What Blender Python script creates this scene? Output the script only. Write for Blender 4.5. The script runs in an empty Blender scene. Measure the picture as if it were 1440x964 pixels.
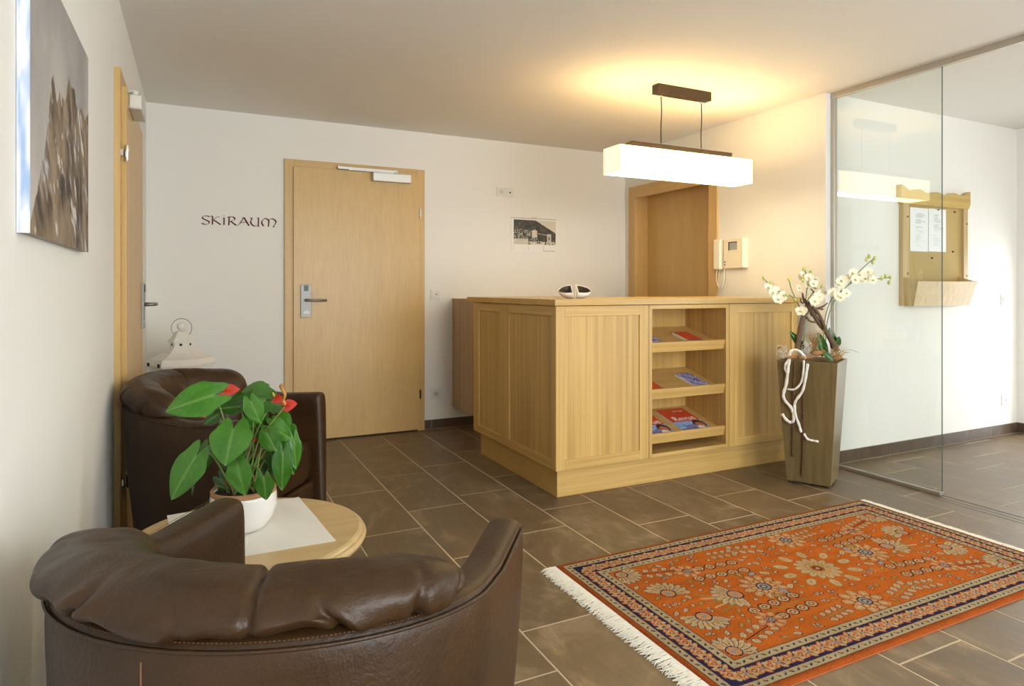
import bpy, bmesh, math, random
import numpy as np
from mathutils import Vector, noise as mnoise
C = bpy.context.scene
COL = C.collection
PI = math.pi
random.seed(7); rng = np.random.default_rng(7)

# ------------------------------------------------------------------ camera
CAM_H, FPX, YAW, HOR = 1.10, 909.03, 0.45442, 405.42
cam_d = bpy.data.cameras.new('camera'); cam = bpy.data.objects.new('camera', cam_d); COL.objects.link(cam)
cam_d.sensor_width = 36; cam_d.lens = FPX / 1440 * 36; cam_d.shift_y = (HOR - 482) / 1440
cam_d.clip_start = 0.02
cam.location = (0, 0, CAM_H); cam.rotation_euler = (PI / 2, 0, -YAW)
C.camera = cam
# ------------------------------------------------------------------ colour management and daylight
C.view_settings.view_transform = 'Standard'; C.view_settings.look = 'None'
C.view_settings.exposure = 1.12; C.view_settings.gamma = 1.0; C.view_settings.use_curve_mapping = False
C.cycles.use_denoising = True
C.cycles.max_bounces = 9; C.cycles.diffuse_bounces = 5; C.cycles.glossy_bounces = 4
C.cycles.transparent_max_bounces = 12; C.cycles.sample_clamp_indirect = 6.0
C.cycles.caustics_reflective = False; C.cycles.caustics_refractive = False
world = bpy.data.worlds.new('overcast_sky'); C.world = world; world.use_nodes = True
bg = world.node_tree.nodes['Background']
bg.inputs[0].default_value = (0.93, 0.98, 1.0, 1); bg.inputs[1].default_value = 4.9

ZC = 2.315            # ceiling
XL, YB, XR, YH, XE, YR = -0.293, 4.835, 3.51, 2.75, 5.645, -2.2
WIN = (0.6, 3.5, 0.25, 2.2)       # window in the wall behind the camera: x0 x1 z0 z1
ENT = (2.20, 2.56, 0.0, 1.30)     # glazed entrance side light in the hall's right wall: y0 y1 z0 z1
HALL_FILL = (-1.6, -0.65, 0.0, 2.0)       # unseen opening in the same wall, added to brighten the hall
def portal(name, loc, rot, sx, sy):
    l = bpy.data.lights.new(name, 'AREA'); l.shape = 'RECTANGLE'; l.size = sx; l.size_y = sy
    l.cycles.is_portal = True
    o = bpy.data.objects.new(name, l); COL.objects.link(o); o.location = loc; o.rotation_euler = rot
portal('window_portal', ((WIN[0]+WIN[1])/2, YR-.05, (WIN[2]+WIN[3])/2), (PI/2, 0, 0), WIN[1]-WIN[0], WIN[3]-WIN[2])
portal('hall_portal', (XE+.05, (ENT[0]+ENT[1])/2, (ENT[2]+ENT[3])/2), (PI/2, 0, PI/2), ENT[1]-ENT[0], ENT[3]-ENT[2])

portal('hall_portal', (XE+.05, (HALL_FILL[0]+HALL_FILL[1])/2, (HALL_FILL[2]+HALL_FILL[3])/2), (PI/2, 0, PI/2), HALL_FILL[1]-HALL_FILL[0], HALL_FILL[3]-HALL_FILL[2])  # daylight through the added opening

# ------------------------------------------------------------------ photo pixel + depth -> world point
RT = np.array([math.cos(YAW), -math.sin(YAW), 0]); FW = np.array([math.sin(YAW), math.cos(YAW), 0]); UP = np.array([0, 0, 1.])
CP = np.array([0, 0, CAM_H])
def at(u, v, d): return CP + d * (FW + RT * (u - 720) / FPX + UP * (HOR - v) / FPX)
def on_plane(u, v, p0, n):
    d = FW + RT * (u - 720) / FPX + UP * (HOR - v) / FPX
    return CP + d * (np.dot(np.array(p0) - CP, n) / np.dot(d, n))

# ------------------------------------------------------------------ materials
def nt(name):
    m = bpy.data.materials.new(name); m.use_nodes = True
    t = m.node_tree; return m, t, t.nodes['Principled BSDF']
def plain(name, col, rough=.5, metal=0, spec=.5, bump=None, trans=0, coat=0, sheen=0):
    m, t, p = nt(name); p.inputs['Base Color'].default_value = (*col, 1); p.inputs['Roughness'].default_value = rough
    p.inputs['Metallic'].default_value = metal; p.inputs['Specular IOR Level'].default_value = spec
    p.inputs['Coat Weight'].default_value = coat
    if sheen: p.inputs['Sheen Weight'].default_value = sheen
    if bump:
        sc, st, dist = bump
        n = t.nodes.new('ShaderNodeTexNoise'); n.inputs['Scale'].default_value = sc; n.inputs['Detail'].default_value = 4
        c = t.nodes.new('ShaderNodeTexCoord'); t.links.new(c.outputs['Object'], n.inputs['Vector'])
        b = t.nodes.new('ShaderNodeBump'); b.inputs['Strength'].default_value = st; b.inputs['Distance'].default_value = dist
        t.links.new(n.outputs['Fac'], b.inputs['Height']); t.links.new(b.outputs['Normal'], p.inputs['Normal'])
    return m
def emis(name, col, s):
    m, t, p = nt(name); p.inputs['Base Color'].default_value = (*col, 1)
    p.inputs['Emission Color'].default_value = (*col, 1); p.inputs['Emission Strength'].default_value = s; return m
def ramp(t, fac, stops):
    r = t.nodes.new('ShaderNodeValToRGB'); e = r.color_ramp.elements
    while len(e) > 1: e.remove(e[-1])
    e[0].position = stops[0][0]; e[0].color = (*stops[0][1], 1)
    for s, c in stops[1:]:
        x = e.new(s); x.color = (*c, 1)
    t.links.new(fac, r.inputs[0]); return r.outputs[0]
def coords(t, scale, rnd=True):
    c = t.nodes.new('ShaderNodeTexCoord'); mp = t.nodes.new('ShaderNodeMapping'); mp.inputs['Scale'].default_value = scale
    if rnd:
        oi = t.nodes.new('ShaderNodeObjectInfo'); mu = t.nodes.new('ShaderNodeVectorMath'); mu.operation = 'SCALE'
        mu.inputs[0].default_value = (7.3, 11.7, 5.1); t.links.new(oi.outputs['Random'], mu.inputs['Scale'])
        ad = t.nodes.new('ShaderNodeVectorMath'); ad.operation = 'ADD'
        t.links.new(c.outputs['Object'], ad.inputs[0]); t.links.new(mu.outputs[0], ad.inputs[1])
        t.links.new(ad.outputs[0], mp.inputs['Vector'])
    else: t.links.new(c.outputs['Object'], mp.inputs['Vector'])
    return mp.outputs[0]
def mixc(t, fac, a, b, mode='MIX'):
    m = t.nodes.new('ShaderNodeMix'); m.data_type = 'RGBA'; m.blend_type = mode
    if isinstance(fac, float): m.inputs[0].default_value = fac
    else: t.links.new(fac, m.inputs[0])
    for k, x in ((6, a), (7, b)):
        if isinstance(x, tuple): m.inputs[k].default_value = (*x, 1)
        else: t.links.new(x, m.inputs[k])
    return m.outputs[2]
def wood(name, ca, cb, axis, rough=.42, strips=0, grain=55, var=.5, along=1.3):
    m, t, p = nt(name)
    s = [grain, grain, grain]; s['xyz'.index(axis)] = along
    n = t.nodes.new('ShaderNodeTexNoise'); n.inputs['Scale'].default_value = 1; n.inputs['Detail'].default_value = 6; n.inputs['Distortion'].default_value = .35
    t.links.new(coords(t, s), n.inputs['Vector'])
    col = ramp(t, n.outputs['Fac'], [(.3, ca), (.72, cb)])
    s2 = [7, 7, 7]; s2['xyz'.index(axis)] = .9
    n2 = t.nodes.new('ShaderNodeTexNoise'); n2.inputs['Scale'].default_value = 1; n2.inputs['Detail'].default_value = 3
    t.links.new(coords(t, s2), n2.inputs['Vector'])
    f2 = ramp(t, n2.outputs['Fac'], [(.3, (1-.28*var,)*3), (.7, (1+.1*var,)*3)])
    col = mixc(t, 1.0, col, f2, 'MULTIPLY')
    if strips:   # glued lamellae across the grain
        cc = t.nodes.new('ShaderNodeTexCoord'); sp = t.nodes.new('ShaderNodeSeparateXYZ'); t.links.new(cc.outputs['Object'], sp.inputs[0])
        ad = t.nodes.new('ShaderNodeMath'); ad.operation = 'ADD'; t.links.new(sp.outputs[0], ad.inputs[0]); t.links.new(sp.outputs[1], ad.inputs[1])
        mu = t.nodes.new('ShaderNodeMath'); mu.operation = 'MULTIPLY'; mu.inputs[1].default_value = strips; t.links.new(ad.outputs[0], mu.inputs[0])
        fl = t.nodes.new('ShaderNodeMath'); fl.operation = 'FLOOR'; t.links.new(mu.outputs[0], fl.inputs[0])
        wn = t.nodes.new('ShaderNodeTexWhiteNoise'); wn.noise_dimensions = '1D'; t.links.new(fl.outputs[0], wn.inputs['W'])
        f3 = ramp(t, wn.outputs['Value'], [(0, (.90, .885, .85)), (1, (1.05, 1.05, 1.05))])
        col = mixc(t, 1.0, col, f3, 'MULTIPLY')
    t.links.new(col, p.inputs['Base Color']); p.inputs['Roughness'].default_value = rough
    b = t.nodes.new('ShaderNodeBump'); b.inputs['Strength'].default_value = .12; b.inputs['Distance'].default_value = .002
    t.links.new(n.outputs['Fac'], b.inputs['Height']); t.links.new(b.outputs['Normal'], p.inputs['Normal'])
    return m
def vcol(name, rough=.6, bump=None, sheen=0, spec=.4):
    m = plain(name, (.5, .5, .5), rough, bump=bump, sheen=sheen, spec=spec); t = m.node_tree
    a = t.nodes.new('ShaderNodeAttribute'); a.attribute_name = 'Col'
    t.links.new(a.outputs['Color'], t.nodes['Principled BSDF'].inputs['Base Color']); return m

WALL = plain('white_plaster', (.80, .785, .745), .9, spec=.15, bump=(60, .06, .004))
CEIL = plain('ceiling_paint', (.80, .785, .745), .95, spec=.1)
DOORW_A, DOORW_B = (.50, .315, .125), (.62, .42, .195)
W_DOOR = wood('door_oak_veneer', (.57, .365, .122), (.63, .42, .158), 'z', .36, grain=95, var=.22, along=7)
W_FRAME_V = wood('door_frame_oak', (.57, .365, .135), (.64, .425, .175), 'z', .4, var=.3)
W_FRAME_H = wood('door_frame_oak_head', (.57, .365, .135), (.64, .425, .175), 'x', .4, var=.3)
W_FRAME_Y = wood('door_frame_oak_side', (.57, .365, .135), (.64, .425, .175), 'y', .4, var=.3)
OA, OB = (.53, .325, .095), (.67, .44, .155)
W_PANEL = wood('counter_oak_lamella', OA, OB, 'z', .36, strips=46, grain=90)
W_V = wood('counter_oak_upright', OA, OB, 'z', .36, grain=75, var=.3)
W_HX = wood('counter_oak_across', OA, OB, 'x', .36, grain=75, var=.3)
W_HY = wood('counter_oak_along', OA, OB, 'y', .36, grain=75, var=.3)
W_TOP = wood('worktop_oak', OA, OB, 'x', .3, grain=60, var=.4)
W_CAB = wood('side_cabinet_oak', (.42, .27, .14), (.53, .36, .20), 'z', .4, strips=40, grain=75)
W_TABLE = wood('table_oak', (.54, .38, .175), (.66, .48, .24), 'x', .35, grain=45, var=.3)
W_BOARD = wood('pale_spruce', (.48, .33, .15), (.60, .44, .22), 'z', .45, grain=45, var=.3)
METAL = plain('brushed_steel', (.30, .29, .27), .5, .8)
SILVER = plain('silver_lacquer', (.62, .62, .60), .35, .4)
BRONZE = plain('dark_bronze_metal', (.05, .034, .02), .38, .5)
WHITEP = plain('white_plastic', (.72, .71, .67), .35)
CREAMP = plain('cream_plastic', (.82, .76, .62), .35)
BLACK = plain('black_plastic', (.012, .012, .012), .35)
DARKGAP = plain('dark_hollow', (.02, .014, .01), .8)
REDP = plain('red_plastic', (.6, .03, .02), .35)
PAPER = plain('white_paper', (.86, .85, .83), .7)
LETTER = plain('oxblood_paint', (.17, .028, .016), .7)
CHROME = plain('chrome', (.8, .8, .8), .12, 1)
PORCEL = plain('white_glaze', (.82, .80, .76), .16, coat=.3)
CLAY = plain('terracotta', (.42, .22, .10), .7)
LINEN = plain('white_linen', (.86, .84, .78), .9, spec=.1, bump=(700, .25, .001))
LANTW = plain('chalky_white_paint', (.74, .71, .65), .75, bump=(40, .15, .003))
PRINT = vcol('printed_paper', .45)
CANVASM = vcol('oil_paint', .55, bump=(90, .45, .004))
RUGM = vcol('wool_pile', .95, bump=(420, .9, .004), spec=.03)
FRINGE = plain('cotton_fringe', (.72, .68, .58), .95, spec=.05)
LEAFM = vcol('anthurium_leaf', .24, spec=.5)
def leather():
    m, t, p = nt('brown_leather')
    v = coords(t, (1, 1, 1), False)
    n = t.nodes.new('ShaderNodeTexNoise'); n.inputs['Scale'].default_value = 9; n.inputs['Detail'].default_value = 5; t.links.new(v, n.inputs['Vector'])
    t.links.new(ramp(t, n.outputs['Fac'], [(.3, (.029, .0128, .0038)), (.7, (.051, .0228, .0064))]), p.inputs['Base Color'])
    vo = t.nodes.new('ShaderNodeTexVoronoi'); vo.inputs['Scale'].default_value = 260; t.links.new(v, vo.inputs['Vector'])
    n2 = t.nodes.new('ShaderNodeTexNoise'); n2.inputs['Scale'].default_value = 30; n2.inputs['Detail'].default_value = 6; n2.inputs['Distortion'].default_value = 2.2; t.links.new(v, n2.inputs['Vector'])
    b1 = t.nodes.new('ShaderNodeBump'); b1.inputs['Strength'].default_value = .22; b1.inputs['Distance'].default_value = .0012
    t.links.new(vo.outputs['Distance'], b1.inputs['Height'])
    b2 = t.nodes.new('ShaderNodeBump'); b2.inputs['Strength'].default_value = .20; b2.inputs['Distance'].default_value = .007
    t.links.new(n2.outputs['Fac'], b2.inputs['Height']); t.links.new(b1.outputs['Normal'], b2.inputs['Normal'])
    t.links.new(b2.outputs['Normal'], p.inputs['Normal'])
    p.inputs['Roughness'].default_value = .42; p.inputs['Specular IOR Level'].default_value = .36
    return m
LEATHER = leather()
STITCH = plain('tan_thread', (.16, .075, .03), .7)
def tile_mat(name, a, b, c):
    m, t, p = nt(name)
    v = coords(t, (1.4, 1.0, 1.2))
    n = t.nodes.new('ShaderNodeTexNoise'); n.inputs['Scale'].default_value = 2.6; n.inputs['Detail'].default_value = 9; n.inputs['Roughness'].default_value = .62; n.inputs['Distortion'].default_value = 1.6
    t.links.new(v, n.inputs['Vector'])
    col = ramp(t, n.outputs['Fac'], [(.28, a), (.52, b), (.68, c)])
    ns = t.nodes.new('ShaderNodeTexNoise'); ns.inputs['Scale'].default_value = 1; ns.inputs['Detail'].default_value = 7; ns.inputs['Distortion'].default_value = 2.4; ns.inputs['Roughness'].default_value = .7
    t.links.new(coords(t, (13, 3.2, 5)), ns.inputs['Vector'])
    col = mixc(t, 1.0, col, ramp(t, ns.outputs['Fac'], [(.40, (.92, .92, .92)), (.56, (1.0, 1.0, 1.0)), (.70, (1.42, 1.38, 1.30))]), 'MULTIPLY')
    oi = t.nodes.new('ShaderNodeObjectInfo')
    f = ramp(t, oi.outputs['Random'], [(0, (.90, .90, .90)), (1, (1.08, 1.07, 1.05))])
    t.links.new(mixc(t, 1.0, col, f, 'MULTIPLY'), p.inputs['Base Color'])
    r = ramp(t, n.outputs['Fac'], [(.3, (.36,)*3), (.7, (.5,)*3)]); t.links.new(r, p.inputs['Roughness'])
    bm_ = t.nodes.new('ShaderNodeBump'); bm_.inputs['Strength'].default_value = .12; bm_.inputs['Distance'].default_value = .003
    t.links.new(n.outputs['Fac'], bm_.inputs['Height']); t.links.new(bm_.outputs['Normal'], p.inputs['Normal'])
    return m
TILE = tile_mat('brown_stoneware', (.118, .078, .039), (.168, .113, .060), (.270, .195, .120))
SKIRT = tile_mat('brown_stoneware_skirting', (.068, .042, .027), (.090, .058, .038), (.125, .085, .060))
GROUT = plain('beige_grout', (.56, .45, .31), .9, spec=.1)
def arch_glass(name, tint):
    m = bpy.data.materials.new(name); m.use_nodes = True; t = m.node_tree; t.nodes.clear()
    o = t.nodes.new('ShaderNodeOutputMaterial'); mx = t.nodes.new('ShaderNodeMixShader')
    tr = t.nodes.new('ShaderNodeBsdfTransparent'); tr.inputs[0].default_value = (*tint, 1)
    gl = t.nodes.new('ShaderNodeBsdfGlossy'); gl.inputs['Roughness'].default_value = 0; gl.inputs[0].default_value = (1, 1, 1, 1)
    fr = t.nodes.new('ShaderNodeFresnel'); fr.inputs[0].default_value = 1.5
    ge = t.nodes.new('ShaderNodeNewGeometry'); iv = t.nodes.new('ShaderNodeMath'); iv.operation = 'SUBTRACT'; iv.inputs[0].default_value = 1.0
    t.links.new(ge.outputs['Backfacing'], iv.inputs[1]); mu = t.nodes.new('ShaderNodeMath'); mu.operation = 'MULTIPLY'
    t.links.new(fr.outputs[0], mu.inputs[0]); t.links.new(iv.outputs[0], mu.inputs[1])
    m2 = t.nodes.new('ShaderNodeMath'); m2.operation = 'MULTIPLY'; m2.inputs[1].default_value = 1.7; m2.use_clamp = True   # both faces of the pane
    t.links.new(mu.outputs[0], m2.inputs[0]); t.links.new(m2.outputs[0], mx.inputs[0]); t.links.new(tr.outputs[0], mx.inputs[1]); t.links.new(gl.outputs[0], mx.inputs[2])
    t.links.new(mx.outputs[0], o.inputs[0]); return m
GLASS = arch_glass('clear_glass', (.955, .975, .96))
GLEDGE = plain('glass_edge', (.05, .075, .065), .15)
ALU = plain('champagne_aluminium', (.50, .46, .40), .38, .7)

# ------------------------------------------------------------------ geometry helpers
ORG = {}
def tag(o, label=None, cat=None, group=None, kind=None):
    if label: o['label'] = label
    if cat: o['category'] = cat
    if group: o['group'] = group
    if kind: o['kind'] = kind
    return o
def root(name, loc, label=None, cat=None, group=None, rz=0, kind=None):
    o = bpy.data.objects.new(name, None); COL.objects.link(o); o.location = loc; o.rotation_euler = (0, 0, rz)
    o.empty_display_size = .1; ORG[o.name] = np.array(loc, float); return tag(o, label, cat, group, kind)
def mk(name, V, F, mat, parent=None, local=False, smooth=False, bevel=0, sub=0, kind=None, idx=None, cols=None):
    V = np.array(V, float).reshape(-1, 3)
    org = np.zeros(3)
    if parent is not None:
        org = ORG.get(parent.name, np.zeros(3))
        if not local: V = V - org
    me = bpy.data.meshes.new(name); me.from_pydata(V.tolist(), [], [list(map(int, f)) for f in F])
    for m in (mat if isinstance(mat, (list, tuple)) else [mat]): me.materials.append(m)
    if idx is not None: me.polygons.foreach_set('material_index', np.array(idx, np.int32))
    if smooth: me.polygons.foreach_set('use_smooth', np.ones(len(me.polygons), bool))
    if cols is not None:
        a = me.attributes.new('Col', 'FLOAT_COLOR', 'POINT'); c = np.ones((len(V), 4)); c[:, :3] = cols; a.data.foreach_set('color', c.ravel())
    me.update()
    o = bpy.data.objects.new(name, me); COL.objects.link(o)
    if parent is not None: o.parent = parent
    ORG[o.name] = org
    if bevel:
        b = o.modifiers.new('bevel', 'BEVEL'); b.width = bevel; b.segments = 2; b.limit_method = 'ANGLE'; b.angle_limit = .6
    if sub:
        s = o.modifiers.new('sub', 'SUBSURF'); s.levels = sub; s.render_levels = sub
    if kind: o['kind'] = kind
    return o
def bx(x0, x1, y0, y1, z0, z1):
    V = [(x, y, z) for z in (z0, z1) for y in (y0, y1) for x in (x0, x1)]
    return V, [(0, 2, 3, 1), (4, 5, 7, 6), (0, 1, 5, 4), (2, 6, 7, 3), (0, 4, 6, 2), (1, 3, 7, 5)]
def join(*parts):
    V, F = [], []
    for v, f in parts:
        k = len(V); V += [tuple(p) for p in v]; F += [tuple(i + k for i in q) for q in f]
    return V, F
def box(name, x0, x1, y0, y1, z0, z1, mat, parent=None, bevel=.0015, **kw):
    return mk(name, *bx(x0, x1, y0, y1, z0, z1), mat, parent, bevel=bevel, **kw)
def tube(P, r, n=8, caps=True):
    P = [Vector(p) for p in P]; R = r if isinstance(r, (list, tuple, np.ndarray)) else [r] * len(P)
    V, F = [], []; up = Vector((0.13, 0.31, 0.94)); prev = None
    for i, p in enumerate(P):
        d = (P[min(i+1, len(P)-1)] - P[max(i-1, 0)])
        if d.length < 1e-9: d = Vector((0, 0, 1))
        d.normalize()
        a = (prev - d * prev.dot(d)) if prev is not None else d.cross(up if abs(d.dot(up)) < .95 else Vector((1, 0, 0)))
        if a.length < 1e-6: a = d.orthogonal()
        a.normalize(); prev = a; b = d.cross(a)
        for k in range(n):
            t = 2 * PI * k / n; q = p + (a * math.cos(t) + b * math.sin(t)) * R[i]; V.append(tuple(q))
    for i in range(len(P) - 1):
        for k in range(n): F.append((i*n+k, i*n+(k+1) % n, (i+1)*n+(k+1) % n, (i+1)*n+k))
    if caps: F.append(tuple(range(n-1, -1, -1))); F.append(tuple((len(P)-1)*n+k for k in range(n)))
    return V, F
def smooth_path(P, n=6):
    P = [np.array(p, float) for p in P]; out = []
    Q = [2*P[0]-P[1]] + P + [2*P[-1]-P[-2]]
    for i in range(1, len(Q) - 2):
        for k in range(n):
            t = k / n; a, b, c, d = Q[i-1], Q[i], Q[i+1], Q[i+2]
            out.append(.5*((2*b)+(-a+c)*t+(2*a-5*b+4*c-d)*t*t+(-a+3*b-3*c+d)*t**3))
    out.append(P[-1]); return out
def lathe(prof, c=(0, 0, 0), n=32, a0=0):
    V, F = [], []
    for r, z in prof:
        for k in range(n):
            t = a0 + 2*PI*k/n; V.append((c[0]+r*math.cos(t), c[1]+r*math.sin(t), c[2]+z))
    for i in range(len(prof)-1):
        for k in range(n): F.append((i*n+k, i*n+(k+1) % n, (i+1)*n+(k+1) % n, (i+1)*n+k))
    if prof[0][0] > 1e-6: F.append(tuple(range(n-1, -1, -1)))
    if prof[-1][0] > 1e-6: F.append(tuple((len(prof)-1)*n+k for k in range(n)))
    return V, F
def loft(rings, closed=True, caps=True):
    n = len(rings[0]); V = [tuple(p) for r in rings for p in r]; F = []
    for i in range(len(rings)-1):
        for k in range(n if closed else n-1): F.append((i*n+k, i*n+(k+1) % n, (i+1)*n+(k+1) % n, (i+1)*n+k))
    if caps: F.append(tuple(range(n-1, -1, -1))); F.append(tuple((len(rings)-1)*n+k for k in range(n)))
    return V, F
def prism(poly, p0, ux, uy, nrm, th):
    """polygon in a plane, extruded by th along nrm"""
    p0, ux, uy, nrm = map(lambda q: np.array(q, float), (p0, ux, uy, nrm))
    a = [p0 + ux*x + uy*y for x, y in poly]; b = [p + nrm*th for p in a]; n = len(a)
    return a + b, [tuple(range(n-1, -1, -1)), tuple(range(n, 2*n))] + [(k, (k+1) % n, n+(k+1) % n, n+k) for k in range(n)]
def print_grid(name, nx, ny, p0, ux, uy, fn, mat, parent):
    """flat print: colour grid on the plane p0 + s*ux + t*uy, s,t in 0..1"""
    s, t = np.meshgrid(np.linspace(0, 1, nx), np.linspace(0, 1, ny))
    p0, ux, uy = map(lambda q: np.array(q, float), (p0, ux, uy))
    V = p0 + s.ravel()[:, None]*ux + t.ravel()[:, None]*uy
    i = np.arange(nx*ny).reshape(ny, nx)
    F = np.stack([i[:-1, :-1], i[:-1, 1:], i[1:, 1:], i[1:, :-1]], -1).reshape(-1, 4)
    return mk(name, V, F, mat, parent, cols=fn(s, t).reshape(-1, 3))
def vnoise(x, y, seed=0, oct=4):
    x = np.asarray(x, float); y = np.asarray(y, float); out = np.zeros_like(x); amp = 1; tot = 0
    for o in range(oct):
        r = np.random.default_rng(seed*17+o); g = r.random((65, 65))
        xi = np.floor(x).astype(int); yi = np.floor(y).astype(int); fx = x-xi; fy = y-yi
        fx = fx*fx*(3-2*fx); fy = fy*fy*(3-2*fy)
        a = g[yi % 64, xi % 64]; b = g[yi % 64, (xi+1) % 64]; c = g[(yi+1) % 64, xi % 64]; d = g[(yi+1) % 64, (xi+1) % 64]
        out += amp*((a*(1-fx)+b*fx)*(1-fy)+(c*(1-fx)+d*fx)*fy); tot += amp; amp *= .5; x = x*2+3.1; y = y*2+1.7
    return out/tot
def lerp(a, b, t): t = np.clip(t, 0, 1)[..., None]; return np.array(a)*(1-t)+np.array(b)*t
def copy_tree(o, parent=None):
    c = o.copy(); COL.objects.link(c)
    if parent is not None: c.parent = parent
    for ch in list(o.children): copy_tree(ch, c)
    return c
def ctext(body, size, p0, ux, uy, nrm, mat, parent, name='lettering', depth=.0004):
    cu = bpy.data.curves.new(name, 'FONT'); cu.body = body; cu.size = 1; cu.extrude = 0; cu.offset = .005
    tmp = bpy.data.objects.new('tmp_text', cu); COL.objects.link(tmp)
    dg = bpy.context.evaluated_depsgraph_get(); me = bpy.data.meshes.new_from_object(tmp.evaluated_get(dg))
    V = np.array([v.co[:] for v in me.vertices]); F = [tuple(p.vertices) for p in me.polygons]
    bpy.data.objects.remove(tmp); bpy.data.curves.remove(cu); bpy.data.meshes.remove(me)
    p0, ux, uy, nrm = map(lambda q: np.array(q, float), (p0, ux, uy, nrm))
    W = p0 + V[:, :1]*size*ux + V[:, 1:2]*size*uy + nrm*depth
    return mk(name, W, F, mat, parent)

# ------------------------------------------------------------------ setting: shell
T = .12
def struct(name, VF, mat, label):
    o = mk(name, *VF, mat); return tag(o, label, None, None, 'structure')
floor = struct('floor', bx(XL-T, XE+T, YR-T, YB+T, -.12, -.0009), GROUT, 'brown tiled floor with beige grout lines')
ceiling = struct('ceiling', bx(XL-T, XE+T, YR-T, YB+T, ZC, ZC+.1), CEIL, 'plain white ceiling over reception and hall')
wall_left = struct('wall_left', bx(XL-T, XL, YR-T, YB+T, 0, ZC), WALL, 'white wall on the left with the mountain canvas')
wall_back = struct('wall_back', bx(XL, XR+.2, YB, YB+T, 0, ZC), WALL, 'white back wall with the dark red lettering')
D3 = (3.745, 4.70, 1.955)   # recessed doorway in the right wall: y0 y1 top
wall_right = struct('wall_right', join(bx(XR, XR+.2, YH+T, D3[0], 0, ZC), bx(XR, XR+.2, D3[1], YB, 0, ZC), bx(XR, XR+.2, D3[0], D3[1], D3[2], ZC)), WALL, 'white wall behind the counter with recessed door')
wall_hall = struct('wall_hall', bx(XR, XE+T, YH, YH+T, 0, ZC), WALL, 'white hall wall behind the glass with pinboard')
wall_entrance = struct('wall_entrance', join(bx(XE, XE+T, ENT[1], YH, 0, ZC), bx(XE, XE+T, HALL_FILL[1], ENT[0], 0, ZC), bx(XE, XE+T, ENT[0], ENT[1], ENT[3], ZC), bx(XE, XE+T, YR, HALL_FILL[0], 0, ZC), bx(XE, XE+T, HALL_FILL[0], HALL_FILL[1], HALL_FILL[3], ZC)), WALL, 'white end wall at the far right of the hall')
wall_rear = struct('wall_rear', join(bx(XL, WIN[0], YR-T, YR, 0, ZC), bx(WIN[1], XE+T, YR-T, YR, 0, ZC), bx(WIN[0], WIN[1], YR-T, YR, 0, WIN[2]), bx(WIN[0], WIN[1], YR-T, YR, WIN[3], ZC)), WALL, 'wall behind the viewer with a wide window opening')

# floor tiles, each its own piece
PX, PY, X0 = .304, .621, .937
PH = {-1: 3.48, 0: 3.09, 1: 3.207, 2: 2.817, 3: 2.445, 4: 2.314, 5: 2.60, 6: 2.39, 7: 1.914, 8: 2.172, 9: 2.477, 10: 2.626, 11: 2.30}
def tile_mesh(w, l):
    c, zt, zb = .0012, 0.0, -.006
    V = [(0, 0, zb), (w, 0, zb), (w, l, zb), (0, l, zb), (0, 0, zt-c), (w, 0, zt-c), (w, l, zt-c), (0, l, zt-c), (c, c, zt), (w-c, c, zt), (w-c, l-c, zt), (c, l-c, zt)]
    F = [(0, 1, 5, 4), (1, 2, 6, 5), (2, 3, 7, 6), (3, 0, 4, 7), (4, 5, 9, 8), (5, 6, 10, 9), (6, 7, 11, 10), (7, 4, 8, 11), (8, 9, 10, 11)]
    me = bpy.data.meshes.new('tile'); me.from_pydata(V, [], F); me.materials.append(TILE); return me
G = .0052; cache = {}
for k in range(-5, 16):
    ph = PH.get(k, 2.2 + ((k*.37) % 1)*PY)
    x0, x1 = X0 + k*PX + G/2, X0 + (k+1)*PX - G/2
    x0, x1 = max(x0, XL+.001), min(x1, XE)
    if x1 - x0 < .02: continue
    j0 = math.floor((YR - ph)/PY)
    for j in range(j0, j0 + 14):
        y0, y1 = ph + j*PY + G/2, ph + (j+1)*PY - G/2
        y0, y1 = max(y0, YR+.001), min(y1, YB-.001)
        if x0 > XR+.1: y1 = min(y1, YH-.001)
        if y1 - y0 < .02: continue
        key = (round(x1-x0, 4), round(y1-y0, 4))
        if key not in cache: cache[key] = tile_mesh(*key)
        o = bpy.data.objects.new('tile', cache[key]); COL.objects.link(o); o.parent = floor; o.location = (x0, y0, random.uniform(-.0003, 0))
# skirting of cut tiles
def skirting(name, label, p0, d, nrm, L, first, h=.072, step=.62):
    p0, d, nrm = np.array(p0, float), np.array(d, float), np.array(nrm, float)
    def slab(a, b, th, z0, z1):
        return prism([(a, z0), (b, z0), (b, z1), (a, z1)], p0, d, (0, 0, 1), nrm, th)
    o = mk(name, *slab(0, L, .007, 0, h-.001), GROUT); tag(o, label, None, None, 'structure')
    a = 0; b = first
    while a < L:
        mk('tile', *slab(a+.0015, min(b, L)-.0015, .011, .004, h), SKIRT, o)
        a = b; b += step
    return o
skirting('baseboard_back', 'dark brown tile skirting along the back wall', (1.597, YB, 0), (1, 0, 0), (0, -1, 0), XR-1.597, .062)
skirting('baseboard_hall', 'brown tile skirting along the hall wall', (XR+.06, YH, 0), (1, 0, 0), (0, -1, 0), XE-XR-.06, .53, .078, .6)
skirting('baseboard_entrance', 'brown tile skirting on the hall end wall', (XE, YH-.012, 0), (0, -1, 0), (-1, 0, 0), YH-.012-ENT[1], .4, .078)
skirting('baseboard_left', 'brown tile skirting along the left wall', (XL, YR, 0), (0, 1, 0), (1, 0, 0), 2.985-YR, .5)
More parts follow.
